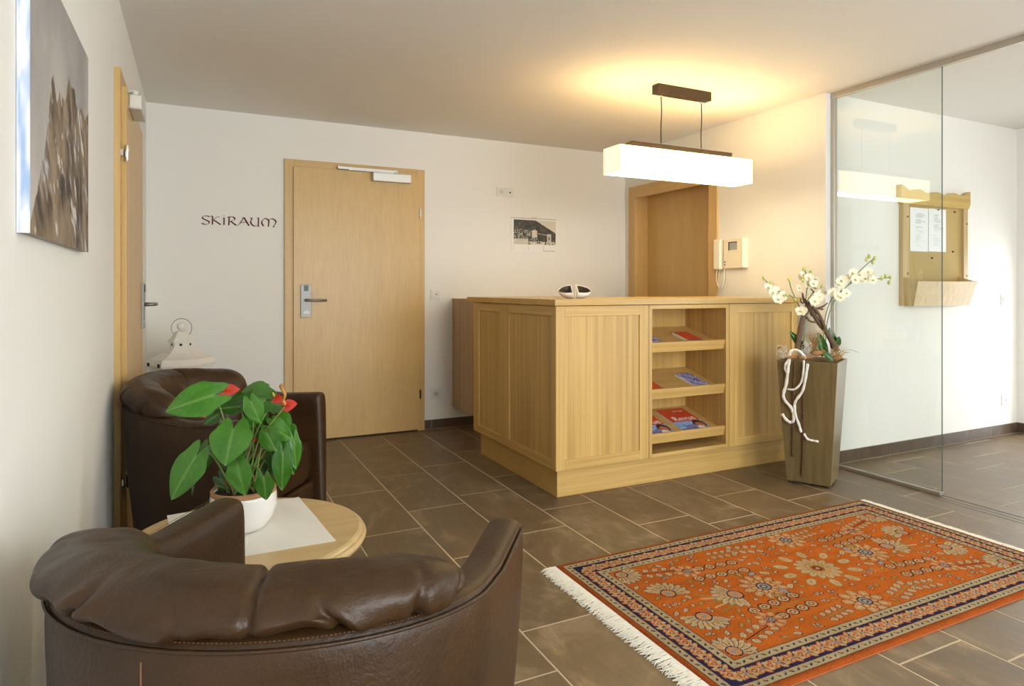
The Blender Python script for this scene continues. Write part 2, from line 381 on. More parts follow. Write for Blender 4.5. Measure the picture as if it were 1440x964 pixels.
# ------------------------------------------------------------------ doors
def lever_set(root_o, at_fn, out, side):
    """plate + lever; at_fn(a, z, d): a along the door, z up, d proud of the leaf"""
    def b(name, a0, a1, z0, z1, d0, d1, mat, par, bev=.002):
        P = [at_fn(a, z, d) for z in (z0, z1) for d in (d0, d1) for a in (a0, a1)]
        return mk(name, P, [(0, 2, 3, 1), (4, 5, 7, 6), (0, 1, 5, 4), (2, 6, 7, 3), (0, 4, 6, 2), (1, 3, 7, 5)], mat, par, bevel=bev)
    pl = b('lock_plate', 0, .074, .893, 1.128, 0, .012, METAL, root_o)
    b('card_reader', .022, .052, 1.083, 1.122, .012, .016, BLACK, pl)
    c = [at_fn(.037+.024*math.cos(t), .930+.011*math.sin(t), .0125) for t in np.linspace(0, 2*PI, 20, endpoint=False)]
    c2 = [at_fn(.037+.024*math.cos(t), .930+.011*math.sin(t), .017) for t in np.linspace(0, 2*PI, 20, endpoint=False)]
    mk('thumb_turn', *loft([c, c2]), WHITEP, pl)
    P = [at_fn(.037, 1.017, .01), at_fn(.037, 1.017, .045), at_fn(.037+side*.012, 1.017, .057), at_fn(.037+side*.03, 1.017, .06), at_fn(.037+side*.135, 1.015, .06)]
    lv = mk('lever', *tube(P, [.011, .0095, .0095, .0095, .009], 12), METAL, root_o, smooth=True)
    return pl
# door on the back wall
d2 = root('door_2', (1.08, YB, 0), 'closed oak door in the back wall beside the dark red lettering', None, kind='structure')
yf = YB-.020; yl = YB-.036
box('jamb', .562, .628, yf, YB, 0, 2.02, W_FRAME_V, d2); box('jamb', 1.540, 1.597, yf, YB, 0, 2.02, W_FRAME_V, d2)
box('head', .628, 1.540, yf, YB, 1.955, 2.02, W_FRAME_H, d2)
box('leaf', .619, 1.552, yl, YB-.004, .012, 1.968, W_DOOR, d2, bevel=.003)
box('threshold_gap', .628, 1.54, yl+.01, YB, -.001, .012, DARKGAP, d2, bevel=0)
for z in (1.682, .285):
    mk('hinge', *join(lathe([(.007, -.028), (.0075, -.026), (.0075, .026), (.007, .028)], (1.556, yl-.003, z), 12), lathe([(.0055, -.036), (.0055, .036)], (1.556, yl-.003, z), 10)), CHROME if z > 1 else BRONZE, d2)
lever_set(d2, lambda a, z, d: (.668+a, yl-d, z), 1, 1)
cl = box('closer', 1.178, 1.470, yl-.050, yl, 1.899, 1.963, SILVER, d2, bevel=.004)
box('closer_rail', .925, 1.375, yf-.030, yf, 1.972, 1.994, SILVER, d2, bevel=.003)
box('closer_arm', 1.00, 1.372, yf-.045, yf-.032, 1.966, 1.975, SILVER, d2)
mk('pivot', *lathe([(.012, 0), (.012, .014)], (1.36, yl-.028, 1.962), 14), SILVER, cl)
# door on the left wall
d1 = root('door_1', (XL, 3.5, 0), 'oak door on the left wall behind the far armchair, seen edge on', None, kind='structure')
xf, xl = XL+.022, XL+.038
box('jamb', XL, xf, 2.989, 3.062, 0, 1.98, W_FRAME_V, d1); box('jamb', XL, xf, 3.92, 3.995, 0, 1.98, W_FRAME_V, d1)
box('head', XL, xf, 3.062, 3.92, 1.91, 1.98, W_FRAME_Y, d1)
box('leaf', XL+.006, xl, 3.056, 3.945, .012, 1.922, W_DOOR, d1, bevel=.003)
for z in (1.648, .32):
    mk('hinge', *join(lathe([(.0075, -.026), (.0075, .026)], (xl+.002, 3.048, z), 12), lathe([(.0055, -.034), (.0055, .034)], (xl+.002, 3.048, z), 10), bx(xf-.001, xf+.008, 3.02, 3.048, z-.012, z+.012)), CHROME, d1)
lever_set(d1, lambda a, z, d: (xl+d, 3.915-a, z), 1, -1)
cl = box('closer', xl, xl+.048, 3.15, 3.39, 1.858, 1.920, SILVER, d1, bevel=.004)
box('closer_cap', xl+.004, xl+.044, 3.1485, 3.151, 1.864, 1.914, WHITEP, cl)
box('closer_rail', xf, xf+.05, 3.20, 3.64, 1.935, 1.95, SILVER, d1)
mk('pivot', *lathe([(.012, 0), (.012, .02)], (xl+.02, 3.185, 1.918), 14), WHITEP, cl)
# recessed door in the right wall
d3 = root('door_3', (XR, 4.2, 0), 'oak door set deep in its frame behind the counter', None, kind='structure')
box('jamb', XR-.016, XR, 3.668, D3[0]+.012, 0, 2.005, W_FRAME_V, d3); box('jamb', XR-.016, XR, D3[1]-.03, 4.765, 0, 2.005, W_FRAME_V, d3)
box('head', XR-.016, XR, D3[0]+.012, D3[1]-.03, 1.90, 2.005, W_FRAME_Y, d3)
box('lining', XR, XR+.15, D3[1]-.03, D3[1], 0, D3[2], W_FRAME_V, d3); box('lining', XR, XR+.15, D3[0], D3[0]+.012, 0, D3[2], W_FRAME_V, d3)
box('head_lining', XR, XR+.15, D3[0]+.012, D3[1]-.03, D3[2]-.035, D3[2], W_FRAME_Y, d3)
box('leaf', XR+.125, XR+.165, D3[0], D3[1]-.02, .01, D3[2]-.02, W_DOOR, d3)
# ------------------------------------------------------------------ glass partition
GX = 3.568; GY1 = 2.087
gp = root('glass_partition', (GX, (YH+GY1)/2, 0), 'fixed frameless glass pane between counter wall and open hall', 'glass partition')
V, F = bx(GX-.005, GX+.005, GY1, YH-.012, .018, ZC-.03)
mk('pane', V, F, [GLASS, GLEDGE], gp, idx=[1, 1, 1, 0, 0, 0])
box('wall_profile', GX-.014, GX+.014, YH-.026, YH, 0, ZC-.03, ALU, gp)
box('floor_profile', GX-.022, GX+.012, GY1-.002, YH-.026, 0, .018, ALU, gp)
tr = box('trim_1', GX-.016, GX+.016, YR, YH, ZC-.034, ZC, ALU, bevel=.001); tag(tr, 'slim metal head rail of the glass wall along the ceiling', kind='structure')
tr = mk('trim_2', *join(bx(GX-.004, GX+.002, YR, GY1-.004, -.001, .0012), bx(GX-.05, GX-.046, YR, GY1-.004, -.001, .0008), bx(GX-.09, GX-.086, YR, GY1-.004, -.001, .0008)), plain('dark_track', (.09, .075, .06), .5)); tag(tr, 'dark guide tracks of the sliding door in the floor', kind='structure')
# ------------------------------------------------------------------ wall lettering (broad-nib strokes)
LT = {
 'S': (.062, [[(.055, .056), (.040, .062), (.018, .060), (.008, .050), (.014, .040), (.045, .026), (.053, .015), (.045, .004), (.022, .000), (.004, .008)]]),
 'K': (.070, [[(.002, .062), (.012, .060), (.012, .0)], [(.058, .060), (.040, .056), (.016, .034)], [(.020, .034), (.066, .002)]]),
 'i': (.030, [[(.004, .050), (.014, .052), (.013, .0)], [(.012, .067), (.015, .066)]]),
 'R': (.066, [[(.002, .058), (.013, .058), (.012, .0)], [(.006, .060), (.040, .060), (.050, .050), (.046, .038), (.020, .030)], [(.022, .030), (.060, .002)]]),
 'A': (.086, [[(.034, .058), (.046, .060), (.080, .002)], [(.044, .056), (.016, .012), (.002, .000)], [(.026, .022), (.058, .026)]]),
 'U': (.074, [[(.004, .058), (.014, .054), (.006, .030), (.016, .010), (.034, .002), (.050, .008)], [(.046, .058), (.058, .057), (.056, .004), (.064, .001)]]),
 'M': (.108, [[(.028, .060), (.010, .046), (.004, .026), (.016, .004)], [(.022, .058), (.040, .054), (.050, .040), (.048, .002)], [(.050, .044), (.064, .058), (.084, .054), (.098, .036), (.086, .012), (.080, .001), (.092, .002)]]),
}
ws = root('wall_lettering', (.27, YB, 1.57), 'dark red word SKIRAUM in uncial letters beside the back door', 'lettering')
xpos = {0: .030, 1: .088, 2: .158, 3: .190, 4: .252, 5: .334, 6: .408}
for i, ch in enumerate('SKiRAUM'):
    w, strokes = LT[ch]; parts = []
    sc = {0: .93, 1: .94, 2: .95, 3: .96, 4: .97, 5: .98, 6: 1.0}[i]
    nv = np.array([math.cos(math.radians(28)), math.sin(math.radians(28))])*.0052*sc
    for st in strokes:
        P = smooth_path([np.array(p)*sc for p in st], 4) if len(st) > 3 else [np.array(p)*sc for p in st]
        for a, b in zip(P[:-1], P[1:]):
            d = (b-a)/max(1e-6, np.linalg.norm(b-a)); pr_ = np.array([-d[1], d[0]])*.0016
            for m_ in (nv, pr_):
                q = [a-m_, b-m_, b+m_, a+m_]
                parts.append(prism(q, (xpos[i], YB, 1.533), (1, 0, 0), (0, 0, 1), (0, -1, 0), .002))
    mk('letter', *join(*parts), LETTER, ws)
# ------------------------------------------------------------------ switches and sockets
def plate(name, label, cat, c, ux, n, w=.082, h=.082, kind='socket', group=None):
    c = np.array(c, float); ux = np.array(ux, float); n = np.array(n, float); uz = np.array([0, 0, 1.])
    r = root(name, c, label, cat, group)
    R = lambda hw, hh: [(-hw, -hh), (hw, -hh), (hw, hh), (-hw, hh)]
    mk('frame', *prism(R(w/2, h/2), c, ux, uz, n, .007), WHITEP, r, bevel=.002)
    circ = lambda cx, cz, rr: [(cx+rr*math.cos(t), cz+rr*math.sin(t)) for t in np.linspace(0, 2*PI, 20, endpoint=False)]
    if kind == 'socket':
        mk('insert', *prism(R(.028, .028), c+n*.007, ux, uz, n, .003), WHITEP, r, bevel=.001)
        w_ = mk('well', *prism(circ(0, 0, .0205), c+n*.0101, ux, uz, n, .0006), plain('socket_grey', (.55, .53, .5), .5), r)
        for s in (-1, 1): mk('pin_hole', *prism(circ(s*.0095, 0, .0032), c+n*.0108, ux, uz, n, .0004), BLACK, w_)
    elif kind == 'switch':
        mk('rocker', *prism(R(.028, .028), c+n*.007, ux, uz, n, .004), WHITEP, r, bevel=.0015)
        mk('pilot_light', *prism(R(.008, .004), c+n*.011+ux*.006+uz*.004, ux, uz, n, .001), REDP, r)
    elif kind == 'rocker':
        mk('rocker', *prism(R(.028, .028), c+n*.007, ux, uz, n, .004), WHITEP, r, bevel=.0015)
    elif kind == 'double':
        for s in (-1, 1): 
            q = c+ux*s*.038
            mk('insert', *prism(R(.028, .028), q+n*.007, ux, uz, n, .003), WHITEP, r, bevel=.001)
        mk('well', *prism(circ(-.038, 0, .0205), c+n*.0101, ux, uz, n, .0006), plain('socket_grey2', (.6, .58, .55), .5), r)
        mk('jack', *prism(circ(.042, -.002, .007), c+n*.0101, ux, uz, n, .002), BLACK, r)
    return r
plate('light_switch', 'white light switch with red pilot light beside the back door', 'switch', (1.690, YB, 1.050), (1, 0, 0), (0, -1, 0), kind='switch')
plate('wall_socket', 'white single socket low on the back wall by the door', 'socket', (1.693, YB, .274), (1, 0, 0), (0, -1, 0))
plate('double_outlet', 'white double outlet high on the back wall above the calendar', 'socket', (2.297, YB, 1.897), (1, 0, 0), (0, -1, 0), .156, .078, 'double')
plate('light_switch', 'white switch at mid height near the hall end', 'switch', (5.468, YH, 1.016), (1, 0, 0), (0, -1, 0), kind='rocker')
plate('wall_socket', 'white socket low on the hall wall near its end', 'socket', (5.472, YH, .262), (1, 0, 0), (0, -1, 0))
# ------------------------------------------------------------------ calendar
def cal_fn(s, t):
    col = np.ones(s.shape+(3,))*np.array([.80, .79, .76])
    ph = (s > .055) & (s < .985) & (t > .24) & (t < .95)
    u = (s-.055)/.93; v = (t-.24)/.71
    n = vnoise(u*14, v*10, 3); n2 = vnoise(u*46, v*30, 5, 2)
    img = .02+.10*(n2 > .58)*n + .05*n
    hill = np.where(u > .5, 1.02-(u-.5)*1.05, 1.2)
    img = np.where(v > hill, .62, img)
    img = np.where((v < .62) & (u < .55), .03+.5*np.clip((n2-.45)*3, 0, 1)*(.4+n), img)
    img = np.where((np.abs(u-.49) < .06+.0*v) & (v < .62-.9*np.abs(u-.49)) & (v > .3), .6, img)
    img = np.where((v < .22) & (u < .34), .5+.15*n, img)
    img = np.where((v < .12+.02*n) & (u >= .34), .6*(n2 > .45)+.05, img)
    img = np.where((u > .79) & (v < .45) & (v > .1) & (u < .89), .5-.4*((np.abs(u-.84) < .012) & (v > .2) & (v < .34)), img)
    img = np.where((np.abs(v-(.47-.25*(u-.53))) < .012) & (u > .53) & (u < .85), .45, img)
    tone = img[..., None]*np.array([1.0, .95, .78])
    col = np.where(ph[..., None], tone, col)
    ln = ((np.abs(s-.385) < .004) | (np.abs(s-.715) < .004) | (np.abs(s-.06) < .004)) & (t > .06) & (t < .2)
    col = np.where(ln[..., None], np.array([.5, .49, .47]), col)
    tx = (s > .70) & (s < .97) & (np.abs(t-.055) < .010)
    col = np.where(tx[..., None], np.array([.42, .45, .34]), col)
    return col
cal = root('calendar', (2.567, YB, 1.545), 'landscape wall calendar with old black and white village photo', 'calendar')
box('sheets', 2.349, 2.785, YB-.005, YB, 1.402, 1.690, PAPER, cal, bevel=.0005)
print_grid('page', 150, 100, (2.350, YB-.0056, 1.403), (.434, 0, 0), (0, 0, .286), cal_fn, PRINT, cal)
mk('wire_binding', *tube([(2.349, YB-.006, 1.690), (2.785, YB-.006, 1.690)], .0022, 6), METAL, cal)
mk('hanger', *tube([(2.54, YB-.004, 1.69), (2.567, YB-.004, 1.703), (2.594, YB-.004, 1.69)], .0012, 6), METAL, cal)
# ------------------------------------------------------------------ canvas on the left wall
def canv_fn(s, t):     # s along the wall away from the viewer, t up
    n = vnoise(s*5, t*3, 11); n2 = vnoise(s*34+n*3, t*7, 12, 3); n3 = vnoise(s*60, t*12, 13, 3)
    sky = lerp((.50, .47, .44), (.27, .255, .26), 1.1*n+.5*t+.3*s-.55)
    sky = lerp(sky, (.50, .47, .45), np.clip(1.4-3*t, 0, 1)*.5)
    y = s*.708; z = t*.545
    RP = [(0, .02), (.06, .09), (.13, .184), (.17, .27), (.195, .345), (.215, .352), (.25, .305), (.292, .345), (.33, .33), (.364, .345), (.385, .385), (.40, .405), (.43, .39), (.479, .40), (.53, .36), (.586, .378), (.65, .36), (.708, .393)]
    ridge = np.interp(y, [q[0] for q in RP], [q[1] for q in RP]) + .016*(n3-.5)
    n2 = vnoise(s*20+t*7+n*2, t*6-s*3, 12, 4); n3 = vnoise(s*30+t*12, t*11-s*4, 13, 4)
    m = np.clip((ridge-z)/.006, 0, 1)
    rock = lerp((.085, .062, .045), (.30, .225, .15), n2*2.2-.6)
    rock = lerp(rock, (.36, .36, .42), np.clip((n3-.55)*7, 0, 1)*np.clip((n-.42)*6, 0, 1))
    rock = lerp(rock, (.62, .58, .50), np.clip((n3-.68)*12, 0, 1))
    rock = lerp(rock, (.05, .04, .035), np.clip((.36-n2)*8, 0, 1))
    return sky*(1-m[..., None])+rock*m[..., None]
cv = root('canvas_painting', (XL, 1.8, 1.2), 'grey mountain peak painting on unframed canvas on the left wall', 'painting')
def cedge(s, t):
    n = vnoise(s*2, t*6, 21)
    return lerp((.72, .74, .78), (.34, .46, .68), np.clip((n-.52)*5+np.clip(.35-t, 0, 1)*1.5, 0, 1))
box('stretcher', XL+.001, XL+.020, 1.444, 2.148, 1.202, 1.744, plain('canvas_side', (.42, .37, .31), .8), cv, bevel=.002)
print_grid('painted_face', 150, 130, (XL+.0212, 1.443, 1.201), (0, .706, 0), (0, 0, .544), canv_fn, CANVASM, cv)
print_grid('painted_edge', 6, 60, (XL+.0008, 1.4428, 1.201), (.0204, 0, 0), (0, 0, .544), cedge, PRINT, cv)
# ------------------------------------------------------------------ side cabinet behind the counter
sc_ = root('wall_cabinet', (2.5, YB, .6), 'low hung oak cabinet on the back wall behind the counter', 'cabinet')
box('body', 1.851, 3.3, 4.42, YB, .165, 1.01, W_CAB, sc_)
box('side_panel', 1.833, 1.850, 4.40, YB, .162, 1.010, W_CAB, sc_)
box('top', 1.828, 3.3, 4.395, YB, 1.011, 1.022, W_HX, sc_)
lp = box('added_glow_strip', 1.95, 3.2, 4.50, 4.53, .155, .1645, emis('warm_strip', (1, .78, .42), 1.6), sc_, bevel=0)  # unseen strip, added for the warm glow on the wall below
# ------------------------------------------------------------------ reception counter
XA, YA = 1.672, 2.905      # outer faces of the left and front panels
pl = mk('plinth', *join(bx(1.707, 3.42, 2.953, 3.55, 0, .150), bx(1.707, 2.30, 3.55, 3.965, 0, .150)), W_HX, bevel=.001)
tag(pl, 'plain pale oak plinth carrying the reception counter', 'plinth')
def framed(name, par, o, ux, n, W, z0, z1, sl, sr, rb, rt, th=.020):
    """frame-and-panel front: plane at o, width W along ux, outward normal n; stiles sl/sr, rails rb/rt"""
    o = np.array(o, float); ux = np.array(ux, float); n = np.array(n, float); uz = (0, 0, 1)
    R = lambda a, b, c, d: [(a, c), (b, c), (b, d), (a, d)]
    wr = W_HX if abs(ux[0]) > .5 else W_HY
    p = mk(name, *prism(R(sl-.004, W-sr+.004, z0+rb-.004, z1-rt+.004), o-n*th, ux, uz, n, th-.009), W_PANEL, par)
    mk('stile', *prism(R(0, sl, z0, z1), o-n*th, ux, uz, n, th), W_V, p, bevel=.0018)
    mk('stile', *prism(R(W-sr, W, z0, z1), o-n*th, ux, uz, n, th), W_V, p, bevel=.0018)
    mk('rail', *prism(R(sl, W-sr, z0, z0+rb), o-n*th, ux, uz, n, th), wr, p, bevel=.0018)
    mk('rail', *prism(R(sl, W-sr, z1-rt, z1), o-n*th, ux, uz, n, th), wr, p, bevel=.0018)
    return p
Z0, Z1 = .152, 1.008
cab = root('corner_cabinet', (2.0, 3.4, .15), 'oak counter corner with two side panels and one wide front panel', 'cabinet')
mk('body', *join(bx(XA+.021, 2.266, YA+.021, 3.55, Z0, Z1), bx(XA+.021, 2.25, 3.55, 3.99, Z0, Z1)), W_V, cab)
framed('front_panel', cab, (XA+.001, YA, 0), (1, 0, 0), (0, -1, 0), 2.268-XA-.001, Z0, Z1, .052, .061, .052, .055)
framed('side_panel', cab, (XA, 4.011, 0), (0, -1, 0), (-1, 0, 0), 4.011-3.538, Z0, Z1, .085, .050, .050, .052)
framed('side_panel', cab, (XA, 3.535, 0), (0, -1, 0), (-1, 0, 0), 3.535-YA-.0005, Z0, Z1, .070, .048, .050, .052)
sh = root('brochure_shelf', (2.57, 3.1, .15), 'open oak shelf unit with three sloping brochure racks', 'shelf')
SX0, SX1, SY = 2.2705, 2.8655, 3.262
box('side_board', SX0, SX0+.022, YA, SY+.016, Z0, Z1, W_PANEL, sh); box('side_board', SX1-.024, SX1, YA, SY+.016, Z0, Z1, W_PANEL, sh)
box('back_board', SX0+.022, SX1-.024, SY, SY+.016, Z0, Z1, W_PANEL, sh)
box('top_board', SX0+.022, SX1-.024, YA+.001, SY, .984, Z1, W_HX, sh); box('bottom_board', SX0+.022, SX1-.024, YA+.001, SY, Z0, .173, W_HX, sh)
RACK = [(.771, .858), (.507, .594), (.256, .345)]
IX0, IX1 = SX0+.0225, SX1-.0245
for zf, zb in RACK:
    yF, yB = YA+.030, SY-.001; th = .016
    s = np.array([0, yB-yF, zb-zf]); L = np.linalg.norm(s); s /= L; nn = np.array([0, -s[2], s[1]])
    p0 = np.array([IX0, yF, zf])
    r = mk('rack', *prism([(0, 0), (L, 0), (L, -th), (0, -th)], p0, s, nn, (1, 0, 0), IX1-IX0), W_HX, sh)
    # lip: board standing square on the front edge
    mk('lip', *prism([(-.016, -.030), (0, -.030), (0, .028), (-.016, .028)], p0, s, nn, (1, 0, 0), IX1-IX0), W_HX, r, bevel=.0015)
ec = root('end_cabinet', (3.15, 3.2, .15), 'oak counter unit with a single panel behind the tall planter', 'cabinet')
box('body', 2.869, 3.440, YA+.021, 3.55, Z0, Z1, W_V, ec)
framed('front_panel', ec, (2.868, YA, 0), (1, 0, 0), (0, -1, 0), 3.445-2.868, Z0, Z1, .060, .052, .052, .055)
wt = mk('worktop', *prism([(1.655, 2.884), (3.452, 2.884), (3.452, 3.58), (2.33, 3.58), (2.33, 4.09), (1.655, 4.09)], (0, 0, 1.0105), (1, 0, 0), (0, 1, 0), (0, 0, 1), .0335), W_TOP, bevel=.003)
tag(wt, 'long L shaped oak worktop of the reception counter', 'worktop')
# brochures on the racks
def rackpos(i):
    zf, zb = RACK[i]; yF, yB = YA+.030, SY-.001
    s = np.array([0, yB-yF, zb-zf]); s /= np.linalg.norm(s); return np.array([0, yF, zf]), s, np.array([0, -s[2], s[1]])
RED = (.66, .075, .025)
def mag_fn(seed, variant):
    def fn(s, t):
        n = vnoise(s*9, t*9, seed); n2 = vnoise(s*22, t*22, seed+1)
        if variant == 'revue':
            c = np.where((t > .42)[..., None], np.array(RED), lerp((.14, .30, .62), (.42, .60, .86), n*1.4-.2))
            mt = (t < .30+.10*np.sin(s*9+1)*n) & (s > .2) & (s < .62)
            c = np.where(mt[..., None], lerp((.06, .10, .28), (.30, .36, .62), n2), c)
            c = np.where((t < .12)[..., None] & (s < .6)[..., None], np.array([.07, .10, .42]), c)
            c = np.where((((s-.80)/.20)**2+((t-.27)/.16)**2 < 1)[..., None], np.array([.05, .025, .02]), c)
            c = np.where((((s-.78)/.15)**2+((t-.22)/.11)**2 < 1)[..., None], np.array([.50, .16, .07]), c)
            c = np.where((((s-.72)/.12)**2+((t-.10)/.09)**2 < 1)[..., None], np.array([.82, .80, .80]), c)
        elif variant == 'red':
            c = np.ones(s.shape+(3,))*np.array(RED)
            c = np.where((t < .16)[..., None], np.array([.10, .07, .35]), c)
        else:
            c = lerp((.05, .035, .24), (.42, .45, .78), 1.6*n-.35+.3*np.sin((s*2+t*3)*4))
            c = np.where((n2 > .66)[..., None], np.array([.85, .86, .92]), c)
        return c
    return fn
def brochure(i, x, a, w, l, th, variant, label, name='brochure', yaw=0, text=None, cat='brochure'):
    p, s, nn = rackpos(i); p = p + s*(a+.002) + nn*.0004; p[0] = x
    ux = np.array([1., 0, 0]); cy, sy = math.cos(yaw), math.sin(yaw)
    e1 = ux*cy + s*sy; e2 = -ux*sy + s*cy
    r = root(name, p + e1*w/2 + e2*l/2, label, cat)
    mk('pages', *prism([(0, 0), (w, 0), (w, l), (0, l)], p, e1, e2, nn, th), PAPER, r)
    c = print_grid('cover', 44, 60, p + nn*(th+.0003), e1*w, e2*l, mag_fn(31+i*7+int(x*100), variant), PRINT, r)
    if text:
        ctext('Revue', .066, p + nn*(th+.0006) + e1*w*.15 + e2*l*.455, e1, e2*1.15, nn, PAPER, c)
        for q in range(5):
            aa = .50+q*.072
            mk('small_print', *prism([(0, 0), (.011, 0), (.011, .007), (0, .007)], p+nn*(th+.0005)+e1*w*aa+e2*l*(.86 if q < 3 else .845), e1, e2, nn, .0003), PAPER, c)
    return r
brochure(2, 2.2955, .004, .205, .290, .006, 'revue', 'red and blue Revue magazine half hidden at left of lowest rack', 'magazine', text=1, cat='magazine')
brochure(2, 2.562, .004, .212, .290, .008, 'revue', 'red and blue Revue magazine fully visible on the lowest rack', 'magazine', text=1, cat='magazine')
brochure(1, 2.2955, .004, .135, .19, .004, 'red', 'red leaflet at left end of the middle rack')
brochure(1, 2.662, .004, .112, .21, .010, 'blue', 'pile of violet blue leaflets at right of the middle rack', yaw=.05)
brochure(0, 2.312, .004, .125, .17, .008, 'blue', 'dark violet leaflets at left of the top rack', yaw=.05)
brochure(0, 2.606, .012, .108, .17, .016, 'red', 'thick red booklet with white page edges on the top rack')
# ------------------------------------------------------------------ white split dish on the worktop
def dish():
    c = at(808, 417, 3.62); cx, cy = c[0], c[1]; z0 = 1.0445
    # axes: long axis across the view, opening leaning towards the viewer
    e = RT; f = -FW; r = root('split_dish', (cx, cy, z0), 'small white split dish with dark brown hollows on the worktop', 'dish')
    A, B, Ht = .092, .062, .078
    def side(s):
        rings_o = []; nu, nv = 14, 15
        # outer shell: half of a boat, cut by a slanting plane; parametrise rim then go down to the foot
        outer, inner, mid = [], [], []
        for k in range(nu+1):
            th = -PI/2 + PI*k/nu              # from front, round the end, to back
            x = s*(.012 + (A-.012)*max(0, math.cos(th))**.8); y = math.sin(th)
            rim_z = .034 + .042*(y*.5+.5) - .010*abs(math.cos(th))
            rim = np.array([cx, cy, z0]) + e*x - f*y*B*(-1)*(-1) + UP*rim_z if False else np.array([cx, cy, z0]) + e*x + f*(-y)*B + UP*rim_z
            foot = np.array([cx, cy, z0]) + e*(s*.010 + (x-s*.010)*.42) + f*(-y)*B*.45
            o = []; i_ = []
            for j in range(9):
                t = j/8; b = math.sin(t*PI/2)
                p = foot + (rim-foot)*0 + np.array([0, 0, 0])
                h = foot*(1-b) + rim*b; h = h.copy(); h[2] = z0 + (rim[2]-z0)*(t**1.35)
                o.append(h)
            ctr = np.array([cx, cy, z0+.02]) + e*s*.04
            for j in range(9):
                q = o[8-j]; i_.append(q + (ctr-q)*(.07+.02*j/8) + (UP*.004*j/8))
            outer.append(o + i_)
        return outer
    for s in (-1, 1):
        rings = side(s)
        V, F = loft(rings, closed=False, caps=False)
        n = len(rings[0]); idx = [0 if (q % (n-1)) < 9 else 1 for q in range(len(F))]
        b = mk('half_bowl', V, F, [PORCEL, plain('brown_glaze', (.05, .022, .008), .3)], r, smooth=True, idx=idx)
        # inner dividing wall
        fr, bk = rings[0], rings[-1]
        poly = [p for p in fr[:9]] + [p for p in bk[:9]][::-1]
        P2 = [p - e*s*.0 for p in poly]; P3 = [p + e*s*.006 for p in poly]
        mk('dividing_wall', *loft([P2, P3]), PORCEL, b)
    return r
dish()
# ------------------------------------------------------------------ intercom
ic = root('intercom', (XR, 3.52, 1.35), 'cream door intercom with handset and small screen beside the oak door', 'intercom')
w0 = XR-.0005
box('base', w0-.030, w0, 3.374, 3.585, 1.246, 1.460, CREAMP, ic, bevel=.004)
mk('side_bulge', *loft([[(w0-.032-.012*math.sin(t), 3.380+.03*(k/8), z) for k, t in enumerate(np.linspace(0, PI, 9))] + [(w0-.028, 3.41, z), (w0-.028, 3.38, z)] for z in (1.250, 1.456)]), CREAMP, ic, smooth=False)
sn = box('screen_frame', w0-.034, w0-.030, 3.435, 3.535, 1.365, 1.440, CREAMP, ic, bevel=.002)
box('screen', w0-.036, w0-.034, 3.447, 3.520, 1.378, 1.432, plain('grey_screen', (.35, .36, .36), .2), sn, bevel=0)
box('screen_edge', w0-.0365, w0-.034, 3.520, 3.530, 1.376, 1.434, BLACK, sn, bevel=0); box('screen_edge', w0-.0365, w0-.034, 3.447, 3.530, 1.430, 1.437, BLACK, sn, bevel=0)
box('handset', w0-.052, w0-.004, 3.600, 3.668, 1.240, 1.462, CREAMP, ic, bevel=.010)
for z in (1.27, 1.29): box('button', w0-.033, w0-.030, 3.565, 3.575, z, z+.008, BLACK, ic, bevel=0)
mk('cord', *tube(smooth_path([(w0-.02, 3.66, 1.245), (w0-.022, 3.665, 1.16), (w0-.022, 3.63, 1.105), (w0-.020, 3.595, 1.14), (w0-.018, 3.585, 1.245)], 8), .0035, 6), CREAMP, ic, smooth=True)
mk('cord', *tube(smooth_path([(w0-.012, 3.64, 1.245), (w0-.014, 3.655, 1.13), (w0-.014, 3.61, 1.075), (w0-.012, 3.565, 1.17)], 8), .003, 6), CREAMP, ic, smooth=True)
# ------------------------------------------------------------------ pendant lamp
LX0, LX1, LY0, LY1, LZ0, LZ1 = 2.142, 3.160, 3.005, 3.163, 1.764, 1.914
lm = root('pendant_lamp', (2.65, 3.084, ZC), 'long box pendant lamp with glowing cream shade above the counter', 'lamp')
SHADE = emis('lit_fabric_shade', (1.0, .82, .48), 1.7)
BOTTOM = emis('lit_diffuser', (1.0, .83, .50), 9.0)
t_ = .003
shd = mk('lamp_shade', *join(bx(LX0, LX1, LY0, LY0+t_, LZ0, LZ1), bx(LX0, LX1, LY1-t_, LY1, LZ0, LZ1)), SHADE, lm)
SEND = emis('lit_fabric_end', (1.0, .84, .48), 0.55)
for x_ in (LX0, LX1-t_): mk('shade_end', *bx(x_, x_+t_, LY0+t_, LY1-t_, LZ0, LZ1), SEND, lm)
mk('diffuser', *bx(LX0+t_, LX1-t_, LY0+t_, LY1-t_, LZ0+.004, LZ0+.007), BOTTOM, lm)
for k in (1, 2, 3):
    x = LX0+(LX1-LX0)*k/4; box('seam', x-.0012, x+.0012, LY0-.0008, LY0, LZ0, LZ1, emis('shade_seam%d' % k, (1.0, .84, .52), .8), shd, bevel=0)
for (x, y) in ((LX0, LY0), (LX1, LY0), (LX0, LY1), (LX1, LY1)):
    box('edge_wire', x-.0012, x+.0012, y-.0012, y+.0012, LZ0, LZ1, plain('edge_cream%d' % int(x*100+y*10), (.6, .5, .25), .6), shd, bevel=0)
box('carrier_bar', 2.262, 3.035, 3.050, 3.112, LZ1+.004, LZ1+.040, BRONZE, lm)
box('ceiling_canopy', 2.455, 2.868, 3.055, 3.113, ZC-.054, ZC, BRONZE, lm)
